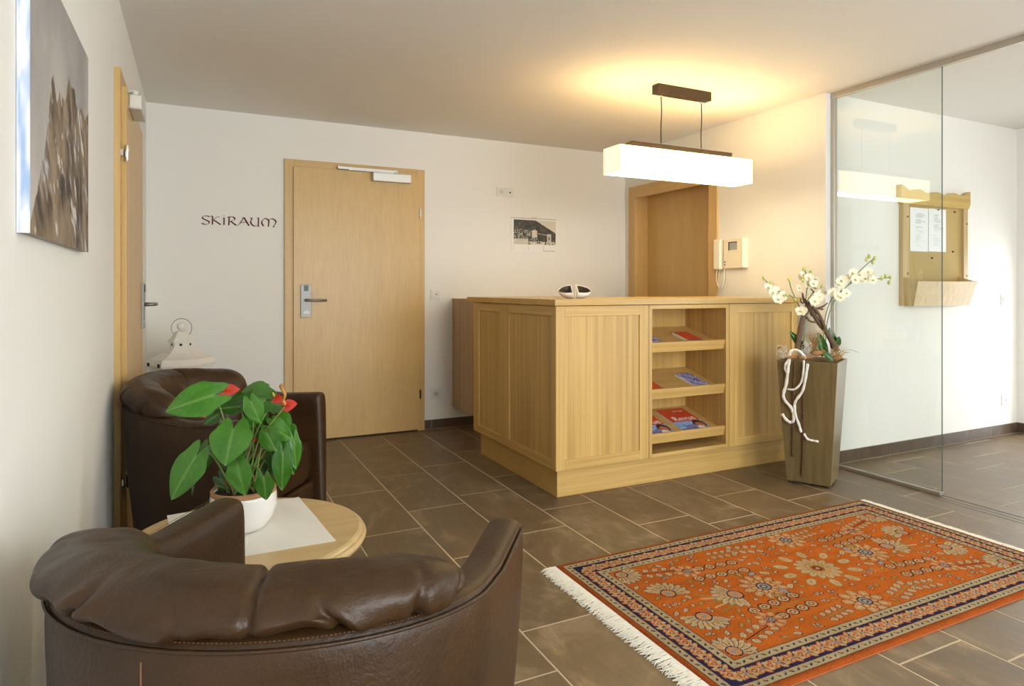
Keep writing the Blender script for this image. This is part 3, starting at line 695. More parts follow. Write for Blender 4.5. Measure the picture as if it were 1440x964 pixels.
for x in (2.500, 2.812):
    c_ = mk('cable', *tube(smooth_path([(x, 3.084, ZC-.06), (x+.003, 3.084, ZC-.16), (x-.002, 3.084, ZC-.26), (x, 3.084, LZ1+.04)], 5), .0032, 8), BRONZE, lm, smooth=True)
    for z in (ZC-.070, LZ1+.034): mk('gripper', *lathe([(.006, 0), (.006, .018)], (x, 3.084, z), 10), CHROME, c_)
for k in range(4):
    x = LX0+(LX1-LX0)*(k+.5)/4
    mk('bulb', *lathe([(.001, -.03), (.016, -.024), (.022, 0), (.016, .02), (.010, .034), (.010, .05)], (x, 3.084, 1.84), 14), emis('bulb_glow%d' % k, (1, .75, .42), 4), lm, smooth=True)
    l = bpy.data.lights.new('bulb_light', 'POINT'); l.energy = .62; l.color = (1, .78, .44); l.shadow_soft_size = .035
    o = bpy.data.objects.new('bulb_light', l); COL.objects.link(o); o.location = (x+.03, 3.084, 1.885)
# ------------------------------------------------------------------ pinboard in the hall
mb = root('pinboard', (4.66, YH, .98), 'wooden pinboard with cork, scalloped top and letter tray', 'pinboard')
yb = YH
box('cork', 4.262, 4.925, yb-.012, yb-.002, 1.0, 1.72, plain('cork', (.46, .33, .13), .9, bump=(120, .6, .004)), mb, bevel=0)
box('stile', 4.222, 4.286, yb-.030, yb, .985, 1.70, W_BOARD, mb); box('stile', 4.905, 4.955, yb-.030, yb, .985, 1.70, W_BOARD, mb)
box('rail', 4.286, 4.905, yb-.030, yb-.012, .985, 1.03, W_BOARD, mb)
xs = np.linspace(0, 1, 41)
topz = 1.745 + .032*np.cos(xs*2*PI*2.0)**2*np.where((xs < .1) | (xs > .9), 1, .55) + .014*(np.abs(xs-.5)*2)
poly = [(4.195, 1.70), (4.215, 1.665), (4.955, 1.665), (4.975, 1.70)] + [(4.195+.78*x, z) for x, z in zip(xs[::-1], topz[::-1])]
mk('crest', *prism(poly, (0, yb-.001, 0), (1, 0, 0), (0, 0, 1), (0, -1, 0), .036), wood('honey_spruce', (.48, .31, .085), (.58, .41, .13), 'x', .4, grain=40), mb, bevel=.002)
ty = yb-.012
tray = mk('tray', *loft([[(4.235, ty, .99), (4.85, ty, .99), (4.85, ty-.06, .99), (4.25, ty-.06, .99)], [(4.235, ty, 1.02), (4.85, ty, 1.02), (4.85, ty-.066, 1.02), (4.25, ty-.066, 1.02)]]), W_BOARD, mb)
mk('tray_front', *loft([[(4.245, ty-.062, .985), (4.865, ty-.062, .985), (4.885, ty-.110, 1.150), (4.215, ty-.110, 1.150)], [(4.245, ty-.074, .982), (4.865, ty-.074, .982), (4.885, ty-.122, 1.147), (4.215, ty-.122, 1.147)]]), W_BOARD, mb)
for xa, xb_ in ((4.240, 4.222), (4.852, 4.862)):
    mk('tray_side', *loft([[(xa, ty, .985), (xa, ty-.066, .985), (xb_, ty-.112, 1.148), (xb_, ty, 1.185)], [(xa+.012, ty, .985), (xa+.012, ty-.066, .985), (xb_+.012, ty-.112, 1.148), (xb_+.012, ty, 1.185)]]), W_BOARD, mb)
for x, z in ((4.27, 1.58), (4.27, 1.20), (4.94, 1.56), (4.94, 1.19)):
    mk('screw', *prism([(.006*math.cos(t), .006*math.sin(t)) for t in np.linspace(0, 2*PI, 10, endpoint=False)], (x, yb-.0305, z), (1, 0, 0), (0, 0, 1), (0, -1, 0), .003), BRONZE, mb)
def sheet_fn(seed):
    def fn(s, t):
        r = np.random.default_rng(seed); c = np.ones(s.shape+(3,))*np.array([.82, .83, .84])
        for k in range(22):
            y = .86-k*.034
            if r.random() < .2: continue
            x1 = r.uniform(.45, .85)
            m = (np.abs(t-y) < .008) & (s > .30) & (s < x1) & (vnoise(s*60, t*60, seed+k, 1) > .35)
            c = np.where(m[..., None], np.array([.50, .52, .54]), c)
        return c
    return fn
for k, (x, z, lb) in enumerate(((4.322, 1.352, 'left printed sheet pinned to the cork board'), (4.525, 1.355, 'right printed sheet with pin on the cork board'))):
    s_ = root('notice_sheet', (x+.1, yb-.014, z+.15), lb, 'paper')
    mk('paper', *bx(x, x+.196, yb-.0145, yb-.0128, z, z+.296), PAPER, s_)
    print_grid('printed_side', 60, 90, (x, yb-.0148, z), (.196, 0, 0), (0, 0, .296), sheet_fn(50+k), PRINT, s_)
    if k: mk('push_pin', *lathe([(.001, 0), (.006, .003), (.006, .008), (.001, .011)], (x+.1, yb-.022, z+.285), 10), METAL, s_)
for x, z, lb in ((4.56, 1.31, 'small dark pin in the cork below the sheets'), (4.80, 1.36, 'small dark pin at right of the cork'), (4.82, 1.64, 'brass pin near the top right of the cork')):
    p_ = mk('push_pin', *prism([(.006*math.cos(t), .006*math.sin(t)) for t in np.linspace(0, 2*PI, 10, endpoint=False)], (x, yb-.012, z), (1, 0, 0), (0, 0, 1), (0, -1, 0), .010), BRONZE, bevel=.001); tag(p_, lb, 'pin')
# ------------------------------------------------------------------ lantern behind the far armchair
ln = root('lantern', (-.078, 4.30, 0), 'white wooden hexagonal lantern with ball finial and ring behind armchair', 'lantern')
cx, cy = -.078, 4.30; A6 = -.05
def hexr(r, z): return (r/.92, z)
def hexl(prof): return lathe([(r/.93, z) for r, z in prof], (cx, cy, 0), 6, A6)
mk('base', *hexl([(.165, 0), (.165, .035), (.15, .05)]), LANTW, ln, bevel=.003)
for k in range(6):
    t = A6+2*PI*k/6; px, py = cx+.150*math.cos(t), cy+.150*math.sin(t)
    mk('post', *lathe([(.014, .05), (.014, .56)], (px, py, 0), 4, t), LANTW, ln)
    q = t+PI/6; c0 = np.array([cx+.128*math.cos(q), cy+.128*math.sin(q), .0]); u_ = np.array([-math.sin(q), math.cos(q), 0])
    mk('pane', *prism([(-.066, .05), (.066, .05), (.066, .55), (-.066, .55)], c0, u_, (0, 0, 1), (math.cos(q), math.sin(q), 0), .003), GLASS, ln)
band = mk('band', *hexl([(.145, .575), (.152, .58), (.152, .645), (.145, .645)]), LANTW, ln)
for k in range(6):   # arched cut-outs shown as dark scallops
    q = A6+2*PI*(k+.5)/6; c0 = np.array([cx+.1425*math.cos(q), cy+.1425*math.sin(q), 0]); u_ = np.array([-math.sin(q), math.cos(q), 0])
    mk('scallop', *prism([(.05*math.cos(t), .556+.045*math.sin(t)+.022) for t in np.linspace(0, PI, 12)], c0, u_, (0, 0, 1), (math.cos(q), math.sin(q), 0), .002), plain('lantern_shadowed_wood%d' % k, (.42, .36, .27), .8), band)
mk('eave', *hexl([(.145, .645), (.168, .647), (.171, .658), (.168, .672), (.162, .690)]), LANTW, ln)
mk('roof', *hexl([(.162, .690), (.128, .704), (.098, .722), (.078, .743), (.066, .757)]), LANTW, ln)
nk = mk('neck', *hexl([(.060, .757), (.060, .785)]), LANTW, ln)
mk('cap', *hexl([(.070, .785), (.070, .790), (.050, .815), (.036, .840), (.030, .846), (.012, .850)]), LANTW, ln)
mk('finial', *lathe([(.012, .846)] + [(.026*math.cos(t), .876+.026*math.sin(t)) for t in np.linspace(-1.2, PI/2, 12)], (cx, cy, 0), 20), LANTW, ln, smooth=True)
P = [(cx+RT[0]*.061*math.cos(t), cy+RT[1]*.061*math.cos(t), .866+.056*math.sin(t)) for t in np.linspace(-.75, PI+.75, 40)]
mk('ring', *tube(P, .0022, 6), plain('ring_wire', (.35, .32, .28), .5, .5), ln, smooth=True)
for k in range(6):
    q = A6+2*PI*(k+.5)/6; d_ = np.array([math.cos(q), math.sin(q), 0]); u_ = np.array([-math.sin(q), math.cos(q), 0]); r_ = .060/.93*math.cos(PI/6)
    mk('vent_hole', *prism([(.008*math.cos(t), .771+.008*math.sin(t)) for t in np.linspace(0, 2*PI, 12, endpoint=False)], np.array([cx, cy, 0])+d_*(r_-.001), u_, (0, 0, 1), d_, .002), DARKGAP, nk)
for k, s in ((3, -.30), (3, .32), (2, .30)):
    q = A6+2*PI*(k+.5)/6; d_ = np.array([math.cos(q), math.sin(q), 0]); u_ = np.array([-math.sin(q), math.cos(q), 0]); r_ = .1745/.93*math.cos(PI/6)
    mk('vent_slot', *prism([(s*.2-.009, .650), (s*.2+.009, .650), (s*.2+.009, .671), (s*.2-.009, .671)], np.array([cx, cy, 0])+d_*(r_-.004), u_, (0, 0, 1), d_, .005), DARKGAP, ln)
# ------------------------------------------------------------------ armchairs
def armchair_parts(par, seed, rollh, seam, sL, sR, gath):
    CH = .616; AL = .27; AX, AY = .320, .304
    half = AL + PI/2*(AX+AY)/2
    def path(s):                     # s in -1..1, returns position on the rim's middle line and outward normal
        a = abs(s)*half; sg = 1 if s >= 0 else -1
        arc = PI/2*(AX+AY)/2
        if a < arc:
            t = a/arc*PI/2; p = np.array([sg*AX*math.sin(t), -AY*math.cos(t), 0]); n = np.array([sg*math.sin(t)/AX, -math.cos(t)/AY, 0]); n /= np.linalg.norm(n)
        else:
            p = np.array([sg*AX, a-arc, 0]); n = np.array([sg*1., 0, 0])
        return p, n
    def rimh(s): return CH + .058*max(0, 1-(abs(s)/.75)**2) + .014*min(1, max(0, (abs(s)-.6)/.4))
    th = .078
    rings = []
    SS = np.concatenate([np.linspace(-1, 1, 61)])
    def section(s, inset=0, fwd=0):
        p, n = path(s); h = rimh(s) - inset*.8
        hw = th/2 - inset
        prof = [(hw-.040, .055), (hw-.034, .16), (hw-.020, .30), (hw-.007, .44), (hw, h-.06), (hw, h-.022), (hw-.006, h-.007), (hw-.020, h),
                (-hw+.020, h), (-hw+.006, h-.007), (-hw, h-.024), (-hw, h-.07), (-hw, .40), (-hw-.006, .20), (-hw-.014, .055)]
        k = max(0, (abs(s)-.55)/.45); return [tuple(p + n*a + np.array([0, fwd + .028*k*(1-z/h), z])) for a, z in prof]
    rings.append(section(-1, .026, .020)); rings.append(section(-1, .010, .016)); rings.append(section(-1, .003, .008))
    for s in SS: rings.append(section(s))
    rings.append(section(1, .003, .008)); rings.append(section(1, .010, .016)); rings.append(section(1, .026, .020))
    V, F = loft(rings)
    V = np.array(V)
    for i in range(len(V)):
        v = V[i]; q = mnoise.noise(Vector((v[0]*5+seed, v[1]*5, v[2]*5))); 
        d = np.array([v[0], min(v[1], 0), 0]); L = np.linalg.norm(d)
        if L > .05: V[i] = v + d/L*q*.004
    shell = mk('shell', V, F, LEATHER, par, local=True, smooth=True, sub=1)
    # piping just under the rim on the outside, and stitching beside it
    P = []; P2 = []
    for s in np.linspace(-.99, .99, 90):
        p, n = path(s); P.append(p+n*(th/2+.0005)+np.array([0, 0, rimh(s)-.014])); P2.append(p+n*(th/2-.003)+np.array([0, 0, rimh(s)-.006]))
    mk('piping', *tube(P, .0030, 6), LEATHER, shell, local=True, smooth=True)
    D = []
    for s in np.linspace(-.985, .985, 300):
        p, n = path(s); tdir = np.array([-n[1], n[0], 0]); c = p+n*(th/2-.004)+np.array([0, 0, rimh(s)-.0045])
        D.append(tube([c-tdir*.0014, c+tdir*.0014], .0007, 4))
    st = mk('stitching', *join(*D), STITCH, shell, local=True); st['kind'] = 'stuff'
    for s in (0.0,):
        p, n = path(s); Q = []
        for z in np.linspace(.06, rimh(s)-.03, 14):
            off = np.interp(z, [.055, .16, .30, .44, .6], [th/2-.040, th/2-.034, th/2-.020, th/2-.007, th/2])
            Q.append(p+n*(off+.0008)+np.array([0, 0, z]))
        mk('seam', *tube(Q, .0014, 6), STITCH, shell, local=True, smooth=True)
    # back cushion folding over the rim
    prof = [(.040, .004), (.049, .018), (.050, .040), (.037, .062), (.010, .076), (-.030, .079), (-.072, .064), (-.104, .022), (-.118, -.06), (-.118, -.155), (-.100, -.20), (-.060, -.205), (-.045, -.15), (-.042, -.07), (-.040, -.004), (-.010, .004), (.020, .004), (.036, -.004)]
    prof = smooth_path([prof[-1]]+prof+[prof[0]], 3); prof = prof[3:-4]
    rings = []
    N = 170
    for q_ in np.linspace(-1, 1, N):
        s = sL+(sR-sL)*(q_+1)/2; p, n = path(s); h = rimh(s)
        e = math.sqrt(max(.0, 1-max(0, (abs(q_)-.76)/.24)**2)); e = max(e, .10)
        ring = []
        for k, (o, z) in enumerate(prof):
            oo = -.036 + (o+.036)*(.25+.75*e); zz = z*(rollh*e if z > 0 else (.45+.55*e))
            outer = max(0, min(1, (o+.005)/.045))*max(.12, min(1, (.085-z)/.075))
            top = 1 if z > -.02 else .25
            # centre seam groove and side gathers
            g = -.011*math.exp(-((s-seam)/.007)**2)*top
            for gs, am in gath:
                w = .016+.012*max(0, 1-z/.08)
                ds = s-gs-.02*math.sin(z*40+gs*9)
                g += am*outer*(-.017*math.exp(-(ds/.0075)**2)+.006*math.exp(-((abs(ds)-.024)/.013)**2))
            lip = outer*(.008*math.sin(s*17+seed)+.004*math.sin(s*41+1.3))*(1 if z < .03 else .3)
            nz = mnoise.noise(Vector((s*6+seed, o*20, z*20)))*.007*top + mnoise.noise(Vector((s*22+seed, o*34, z*34)))*.0022
            cdir = np.array([o+.03, z-.01]); cl = np.linalg.norm(cdir)+1e-6; cdir /= cl
            oo += cdir[0]*(g+nz); zz += cdir[1]*(g+nz) - lip*e
            ring.append(tuple(p + n*oo + np.array([0, 0, h+zz])))
        rings.append(ring)
    V, F = loft(rings)
    cu = mk('back_cushion', V, F, LEATHER, par, local=True, smooth=True, sub=1)
    q = [r[int(len(prof)*.02):int(len(prof)*.62)] for r in rings]
    mid = rings[int(round((seam-sL)/(sR-sL)*(N-1)))][0:int(len(prof)*.55)]
    mk('centre_seam', *tube(smooth_path([np.array(m) for m in mid[::2]], 2), .0022, 6), LEATHER, cu, local=True, smooth=True)
    # seat cushion: D-shaped, crowned
    seat = []
    for (ins, z) in ((.030, .245), (.006, .262), (0, .30), (0, .385), (.006, .408), (.022, .424), (.07, .436), (.14, .440)):
        ring = []
        for s in np.linspace(-1, 1, 40):
            p, n = path(s); q = p - n*(th/2+.003+ins)
            if s in (-1., 1.): pass
            q[1] = min(q[1], AL-.0) if abs(s) < .999 else AL-.005
            q[1] = q[1] + (.022-ins*.9 if abs(s) > .97 else 0)
            ring.append((q[0], q[1], z))
        seat.append(ring)
    V, F = loft(seat, caps=True); mk('seat_cushion', V, F, LEATHER, par, local=True, smooth=True, sub=1)
    box('front_rail', -.278, .278, AL-.065, AL-.004, .06, .243, LEATHER, par, local=True, bevel=.012)
    for x, y in ((-.235, .255), (.235, .255), (-.17, -.20), (.17, -.20)):
        mk('leg', *lathe([(.018, 0), (.022, .03), (.024, .058)], (x, y, 0), 14), BLACK, par, local=True)
def armchair(loc, rz, label, seed, *a):
    r = root('tub_armchair', (loc[0], loc[1], 0), label, 'armchair', None, rz); armchair_parts(r, seed, *a); return r
ch_near = armchair((.150, 1.18), -.66, 'brown leather tub armchair nearest the viewer, seen from behind', 1.0, .72, .155, -.57, .575, [(-.40, .5), (-.12, 1.0), (.04, .35), (.27, .9), (.42, .8), (.51, .5)])
ch_far = armchair((.097, 2.92), -2.19, 'brown leather tub armchair against the left wall behind the plant', 4.0, 1.0, -.10, -.54, .66, [(-.3, .6), (.15, .6), (.40, .9), (.55, .7)])
# ------------------------------------------------------------------ table, cloth, plant
TX, TY, TZ = .130, 1.970, .41; KT = 1.19
tb = root('side_table', (TX, TY, 0), 'round pale wooden table between the two armchairs', 'table')
mk('tabletop', *lathe([(0, TZ-.036), (.285, TZ-.040), (.312, TZ-.038), (.324, TZ-.030), (.328, TZ-.020), (.323, TZ-.011), (.316, TZ-.0095), (.314, TZ-.0035), (.307, TZ), (.10, TZ), (0, TZ)], (TX, TY, 0), 96), W_TABLE, tb, smooth=False, bevel=0)
box('column', TX-.045, TX+.045, TY-.045, TY+.045, .06, TZ-.036, W_TABLE, tb, bevel=.004)
box('foot', TX-.20, TX+.20, TY-.035, TY+.035, 0, .06, W_TABLE, tb, bevel=.008); box('foot', TX-.034, TX+.034, TY-.20, TY+.20, 0, .0599, W_TABLE, tb, bevel=.008)
def cloth():
    n = 30; V = []; 
    A, B, D_ = np.array([.343, 1.800]), np.array([.305, 2.228]), np.array([-.042, 1.797])
    for j in range(n):
        for i in range(n):
            p = A + (B-A)*j/(n-1) + (D_-A)*i/(n-1)
            V.append((p[0], p[1], TZ+.0018+.0008*math.sin(p[0]*70+p[1]*30)))
    V += [(x, y, TZ+.0004) for x, y, z in V]
    F = []; 
    for j in range(n-1):
        for i in range(n-1):
            a = j*n+i; F.append((a, a+n, a+n+1, a+1)); F.append((a+n*n, a+1+n*n, a+n+1+n*n, a+n+n*n))
    for i in range(n-1):
        for e in ((i, i+1), ((n-1)*n+i+1, (n-1)*n+i)): F.append((e[0], e[1], e[1]+n*n, e[0]+n*n))
        for e in (((i+1)*n, i*n), (i*n+n-1, (i+1)*n+n-1)): F.append((e[0], e[1], e[1]+n*n, e[0]+n*n))
    o = mk('table_cloth', V, F, LINEN, smooth=False); tag(o, 'square white linen cloth under the flower pot', 'cloth')
cloth()
PXc, PYc = .123, 2.008; PB = TZ+.0028
pt = root('flower_pot', (PXc, PYc, PB), 'round white glazed pot with a clay rim on the cloth', 'pot')
mk('bowl', *lathe([(0, 0), (.052, 0), (.064, .007), (.082, .036), (.0905, .067), (.0895, .095), (.086, .110), (.080, .110), (.082, .072)], (PXc, PYc, PB), 48), PORCEL, pt, smooth=True)
mk('rim', *lathe([(.0815, .101), (.0875, .102), (.0882, .114), (.085, .118), (.0815, .1165), (.0812, .104)], (PXc, PYc, PB), 48), CLAY, pt, smooth=True)
mk('soil', *lathe([(0, .108), (.0808, .104)], (PXc, PYc, PB), 24), plain('dark_soil', (.025, .016, .010), .95, bump=(120, 1, .01)), pt)
PC = np.array([PXc, PYc, PB+.095])
an = root('anthurium', PC, 'anthurium with glossy heart leaves and red flowers in white pot', 'plant')
GRN = [((.024, .105, .008), (.070, .21, .022)), ((.034, .145, .010), (.095, .275, .030)), ((.013, .058, .006), (.048, .140, .018))]
def heart(base, tip, width, nrm, droop=.25, fold=.25, tone=0, seed=0, lobe=.36, nt_=22, nj=17, wave=.03):
    base, tip, nrm = map(lambda q: np.array(q, float), (base, tip, nrm))
    ax = tip-base; L = np.linalg.norm(ax); ax /= L
    nrm = nrm - ax*np.dot(nrm, ax); nrm /= np.linalg.norm(nrm); sd = np.cross(nrm, ax)
    V = []; cols = []; W = width/2
    ca, cb = map(np.array, GRN[tone])
    for i in range(nt_):
        t = i/(nt_-1)
        g = (.80+.20*math.sin(t/.2*PI/2)) if t < .2 else max(0, 1-((t-.2)/.8)**1.75)**.85
        for j in range(nj):
            u = -1+2*j/(nj-1); a = abs(u)
            al = L*t - lobe*L*(1-t)**2.2*math.sin(PI*min(1, a*1.08))**.75
            ac = u*W*g
            z = -droop*L*t*t - droop*.4*L*(max(0, -al/L)) + fold*abs(ac)*(1-.4*t) - fold*.9*(ac*ac)/W + wave*L*math.sin(t*9+a*3+seed)*a*.5
            V.append(base + ax*al + sd*ac + nrm*z)
            v = math.exp(-(u*g*W/(.0016+.001*(1-t)))**2)*.8
            ph = (t*7.5 - a*1.7 + .3); fr = abs(ph-round(ph)); v += .30*math.exp(-(fr/.07)**2)*(1-a)**.3
            nz = mnoise.noise(Vector((t*3+seed, u*2, seed)))*.5+.5
            c = ca*(1-nz*.55)+cb*nz*.55; cols.append(c*(1-min(v, 1)*.6)+np.array([.22, .38, .09])*min(v, 1)*.6)
    F = []
    for i in range(nt_-1):
        for j in range(nj-1): a = i*nj+j; F.append((a, a+1, a+nj+1, a+nj))
    return np.array(V), F, np.array(cols)
VIEW = np.array([-FW[0], -FW[1], .42])
def zp(x, y): return 200+x/3.011, 500+y/3.011
LEAVES = [  # sinus px, tip px (zoomed photo), width px, depth at sinus, depth at tip, tone, normal tilt (x right, z up), petiole
 ((300, 168), (92, 226), 138, 1.50, 1.46, 1, (-.15, .9), 1), ((520, 186), (392, 168), 128, 1.58, 1.62, 1, (0, .25), 1),
 ((385, 312), (345, 458), 158, 1.47, 1.42, 1, (.0, .2), 1), ((462, 196), (500, 288), 74, 1.53, 1.52, 1, (.1, .3), 1),
 ((226, 428), (110, 606), 136, 1.46, 1.42, 1, (-.4, .25), 1), ((276, 392), (236, 494), 84, 1.52, 1.50, 0, (-.3, .5), 1),
 ((404, 462), (430, 592), 94, 1.45, 1.43, 1, (.0, .1), 1), ((516, 522), (522, 612), 72, 1.47, 1.46, 0, (.1, .1), 1),
 ((596, 412), (590, 574), 76, 1.55, 1.53, 0, (.4, .2), 1), ((642, 358), (652, 484), 52, 1.60, 1.59, 1, (.5, .1), 1),
 ((545, 300), (632, 352), 80, 1.56, 1.55, 1, (.3, .5), 1), ((530, 330), (566, 402), 76, 1.52, 1.50, 0, (.2, .3), 1),
 ((412, 214), (322, 222), 60, 1.56, 1.55, 2, (0, .8), 1), ((545, 404), (566, 522), 52, 1.57, 1.55, 2, (.1, .0), 1),
 ((372, 440), (340, 560), 66, 1.60, 1.58, 2, (-.1, .2), 0), ((440, 430), (470, 540), 60, 1.62, 1.60, 2, (.1, .2), 0),
 ((222, 490), (200, 590), 26, 1.50, 1.48, 2, (-.8, .0), 0), ((316, 250), (258, 290), 52, 1.58, 1.57, 2, (-.3, .4), 1),
 ((478, 296), (508, 352), 60, 1.58, 1.57, 0, (.1, .4), 1), ((612, 300), (640, 360), 60, 1.63, 1.62, 0, (.3, .5), 1),
 ((585, 210), (520, 195), 70, 1.68, 1.70, 0, (0, .8), 0), ((560, 440), (610, 520), 56, 1.60, 1.58, 2, (.4, .1), 0),
 ((440, 275), (500, 262), 60, 1.57, 1.56, 1, (0, .8), 0), ((330, 520), (380, 580), 70, 1.58, 1.56, 2, (0, .4), 0),
 ((480, 570), (440, 600), 60, 1.57, 1.55, 2, (0, .5), 0),
 ((430, 190), (360, 205), 70, 1.60, 1.60, 0, (0, .5), 0), ((505, 230), (470, 300), 66, 1.60, 1.58, 0, (.1, .3), 0), ((580, 260), (625, 310), 70, 1.60, 1.58, 1, (.3, .4), 0), ((610, 430), (640, 500), 50, 1.62, 1.6, 0, (.5, .1), 0), ((330, 330), (300, 400), 56, 1.60, 1.58, 2, (-.3, .3), 0),
 ((420, 400), (450, 470), 60, 1.60, 1.58, 2, (.1, .3), 0), ((500, 470), (540, 560), 56, 1.60, 1.58, 2, (.2, .3), 0), ((350, 380), (320, 450), 60, 1.62, 1.60, 2, (-.3, .3), 0), ((560, 360), (600, 430), 64, 1.60, 1.58, 0, (.3, .3), 0), ((470, 150), (540, 120), 60, 1.70, 1.72, 2, (.1, .6), 0),
]
for k, (b, tp, w, d0, d1_, tone, (nx_, nz_), pet) in enumerate(LEAVES):
    d0 *= KT; d1_ *= KT; B = at(*zp(*b), d0); Tp = at(*zp(*tp), d1_); W = w/3.011/FPX*(d0+d1_)/2
    W *= 1.18; nr = -FW + RT*nx_*.7 + UP*(.08+nz_*.42)
    V, F, cl_ = heart(B, Tp, W, nr, droop=.10+.08*random.random(), fold=.22, tone=tone, seed=k*1.7)
    lf = mk('leaf', V, F, LEAFM, an, smooth=True, cols=cl_)
    if pet:
        q = PC + np.array([random.uniform(-.035, .035), random.uniform(-.035, .035), 0]); m = (q+B)/2 + np.array([0, 0, .05]) + (B-PC)*.12
        mk('stem', *tube(smooth_path([q, (q*2+m)/3, m, B], 5), [.0022]*16, 6), plain('leaf_stalk%d' % k, (.16, .25, .05), .45), lf, smooth=True)
REDF = plain('red_spathe', (.68, .045, .025), .25, coat=.3)
for k, (b, tp, w, d0) in enumerate((((345, 150), (402, 138), 46, 1.60), ((560, 176), (592, 192), 34, 1.58), ((604, 214), (648, 200), 44, 1.55), ((300, 240), (252, 254), 40, 1.60), ((470, 350), (462, 372), 26, 1.60))):
    d0 *= KT; B = at(*zp(*b), d0); Tp = at(*zp(*tp), d0-.02); W = w/3.011/FPX*d0
    V, F, cl_ = heart(B, Tp, W*1.25, -FW+UP*.45, droop=.2, fold=.2, seed=k, nt_=12, nj=9)
    fl = mk('flower', V, F, REDF, an, smooth=True)
    nn_ = (-FW+UP*.8); nn_ /= np.linalg.norm(nn_)
    mk('spadix', *tube([B+nn_*.002, B+nn_*.014+(Tp-B)*.12, B+nn_*.030+(Tp-B)*.18], [.003, .0038, .002], 8), plain('spadix%d' % k, (.75, .35, .12), .6), fl, smooth=True)
    q = PC + np.array([random.uniform(-.03, .03), random.uniform(-.03, .03), 0]); m = (q+B)/2 + np.array([0, 0, .03])
    mk('stem', *tube(smooth_path([q, m, B], 6), .0022, 6), plain('flower_stalk%d' % k, (.20, .22, .06), .45), fl, smooth=True)
P = [at(*zp(*q), 1.57*KT) for q in ((590, 205), (604, 170), (598, 150), (588, 128), (600, 124))]
mk('bud', *tube(smooth_path(P, 4), [.004]*5+[.005]*5+[.006]*4+[.004]*2+[.002], 7), plain('bud_bract', (.42, .20, .04), .5), an, smooth=True)
for k in range(26):   # thin young stalks in the pot
    q = PC + np.array([random.uniform(-.045, .045), random.uniform(-.045, .045), -.004]); e_ = q + np.array([random.uniform(-.05, .05), random.uniform(-.05, .05), random.uniform(.04, .11)])
    mk('stalk', *tube(smooth_path([q, (q+e_)/2+np.array([0, 0, .01]), e_], 3), .0018, 5), plain('young_stalk%d' % k, random.choice([(.20, .28, .06), (.13, .20, .04), (.30, .16, .06)]), .5), an, smooth=True)
# ------------------------------------------------------------------ tall planter with orchids
VC = np.array([3.168, 2.569]); VH = .696; VA = -1.082
vd = np.array([math.cos(VA), math.sin(VA), 0]); vn = np.array([vd[1], -vd[0], 0])      # along front face, outward normal
pr_ = root('planter', (VC[0], VC[1], 0), 'tall tapered olive brown planter standing before the counter end', 'planter')
PLM = wood('olive_brown_lacquer', (.135, .092, .034), (.190, .140, .060), 'z', .30, grain=60, var=.4)
def vsq(h, z): return [tuple(np.array([VC[0], VC[1], z]) + vd*a*h + vn*b*h) for a, b in ((-1, 1), (1, 1), (1, -1), (-1, -1))]
mk('body', *loft([vsq(.112, .012), vsq(.1145, .022), vsq(.156, VH-.004), vsq(.1545, VH), vsq(.147, VH), vsq(.145, VH-.03)], caps=True), PLM, pr_, bevel=.002)
for a, b in ((-1, 1), (1, 1), (1, -1), (-1, -1)):
    c = np.array([VC[0], VC[1], 0])+vd*a*.097+vn*b*.097; mk('foot', *lathe([(.010, 0), (.010, .012)], c, 10), BLACK, pr_)
mk('moss', *loft([vsq(.144, VH-.028), vsq(.13, VH-.010), vsq(.07, VH+.006)]), plain('dry_moss', (.16, .105, .04), .95, bump=(90, 1, .03)), pr_)
FP0 = np.array([VC[0], VC[1], 0])+vn*.112
fn_ = vn*1.0; tz = (.156-.112)/(VH-.012); fn3 = np.array([vn[0], vn[1], -tz]); fn3 /= np.linalg.norm(fn3)
def vf(x, y, off=.010): return on_plane(1080+x/4.19, 470+y/4.19, FP0+np.array([0, 0, .012]), fn3)+fn3*off
def vz(x, y, d=3.62): return at(1060+x/5.673, 350+y/5.673, d)
ROOTW = plain('white_root', (.80, .77, .70), .6, bump=(60, .6, .006))
wr = root('twisted_root', vf(180, 300), 'white twisted root draped over the planter front', 'root')
for pts, r in (([(225, 140), (195, 100), (158, 90), (135, 104), (128, 150), (122, 205), (110, 290), (95, 350), (104, 388), (135, 420), (150, 455), (156, 495), (140, 515), (112, 498), (86, 465)], .0085),
               ([(130, 140), (108, 172), (104, 205), (118, 222)], .006), ([(214, 150), (212, 220), (198, 280), (162, 318), (118, 320)], .006),
               ([(237, 170), (226, 250), (206, 330), (172, 380), (160, 412), (166, 470), (186, 530), (200, 572)], .0075), ([(214, 580), (236, 610), (268, 622), (300, 626)], .0068)):
    P = smooth_path([vf(x, y, .012+.006*(i % 2)) for i, (x, y) in enumerate(pts)], 6)
    mk('strand', *tube(P, [r*(1+.12*math.sin(i*1.3)) for i in range(len(P))], 10), ROOTW, wr, smooth=True)
STR = plain('cinnamon_bark', (.13, .055, .025), .8, bump=(200, 1, .006))
for k, (pts, lb) in enumerate((([(160, 150), (152, 330), (150, 520), (148, 715)], 'left brown beaded string hanging down the planter'), ([(215, 170), (210, 350), (210, 640), (202, 830)], 'right longer brown beaded string on the planter'))):
    P = smooth_path([vf(x, y, .0085) for x, y in pts], 40)
    o = mk('beaded_string', *tube(P, [.0056*(1+.35*math.sin(i*1.9)) for i in range(len(P))], 7), STR, smooth=True); tag(o, lb, 'string')
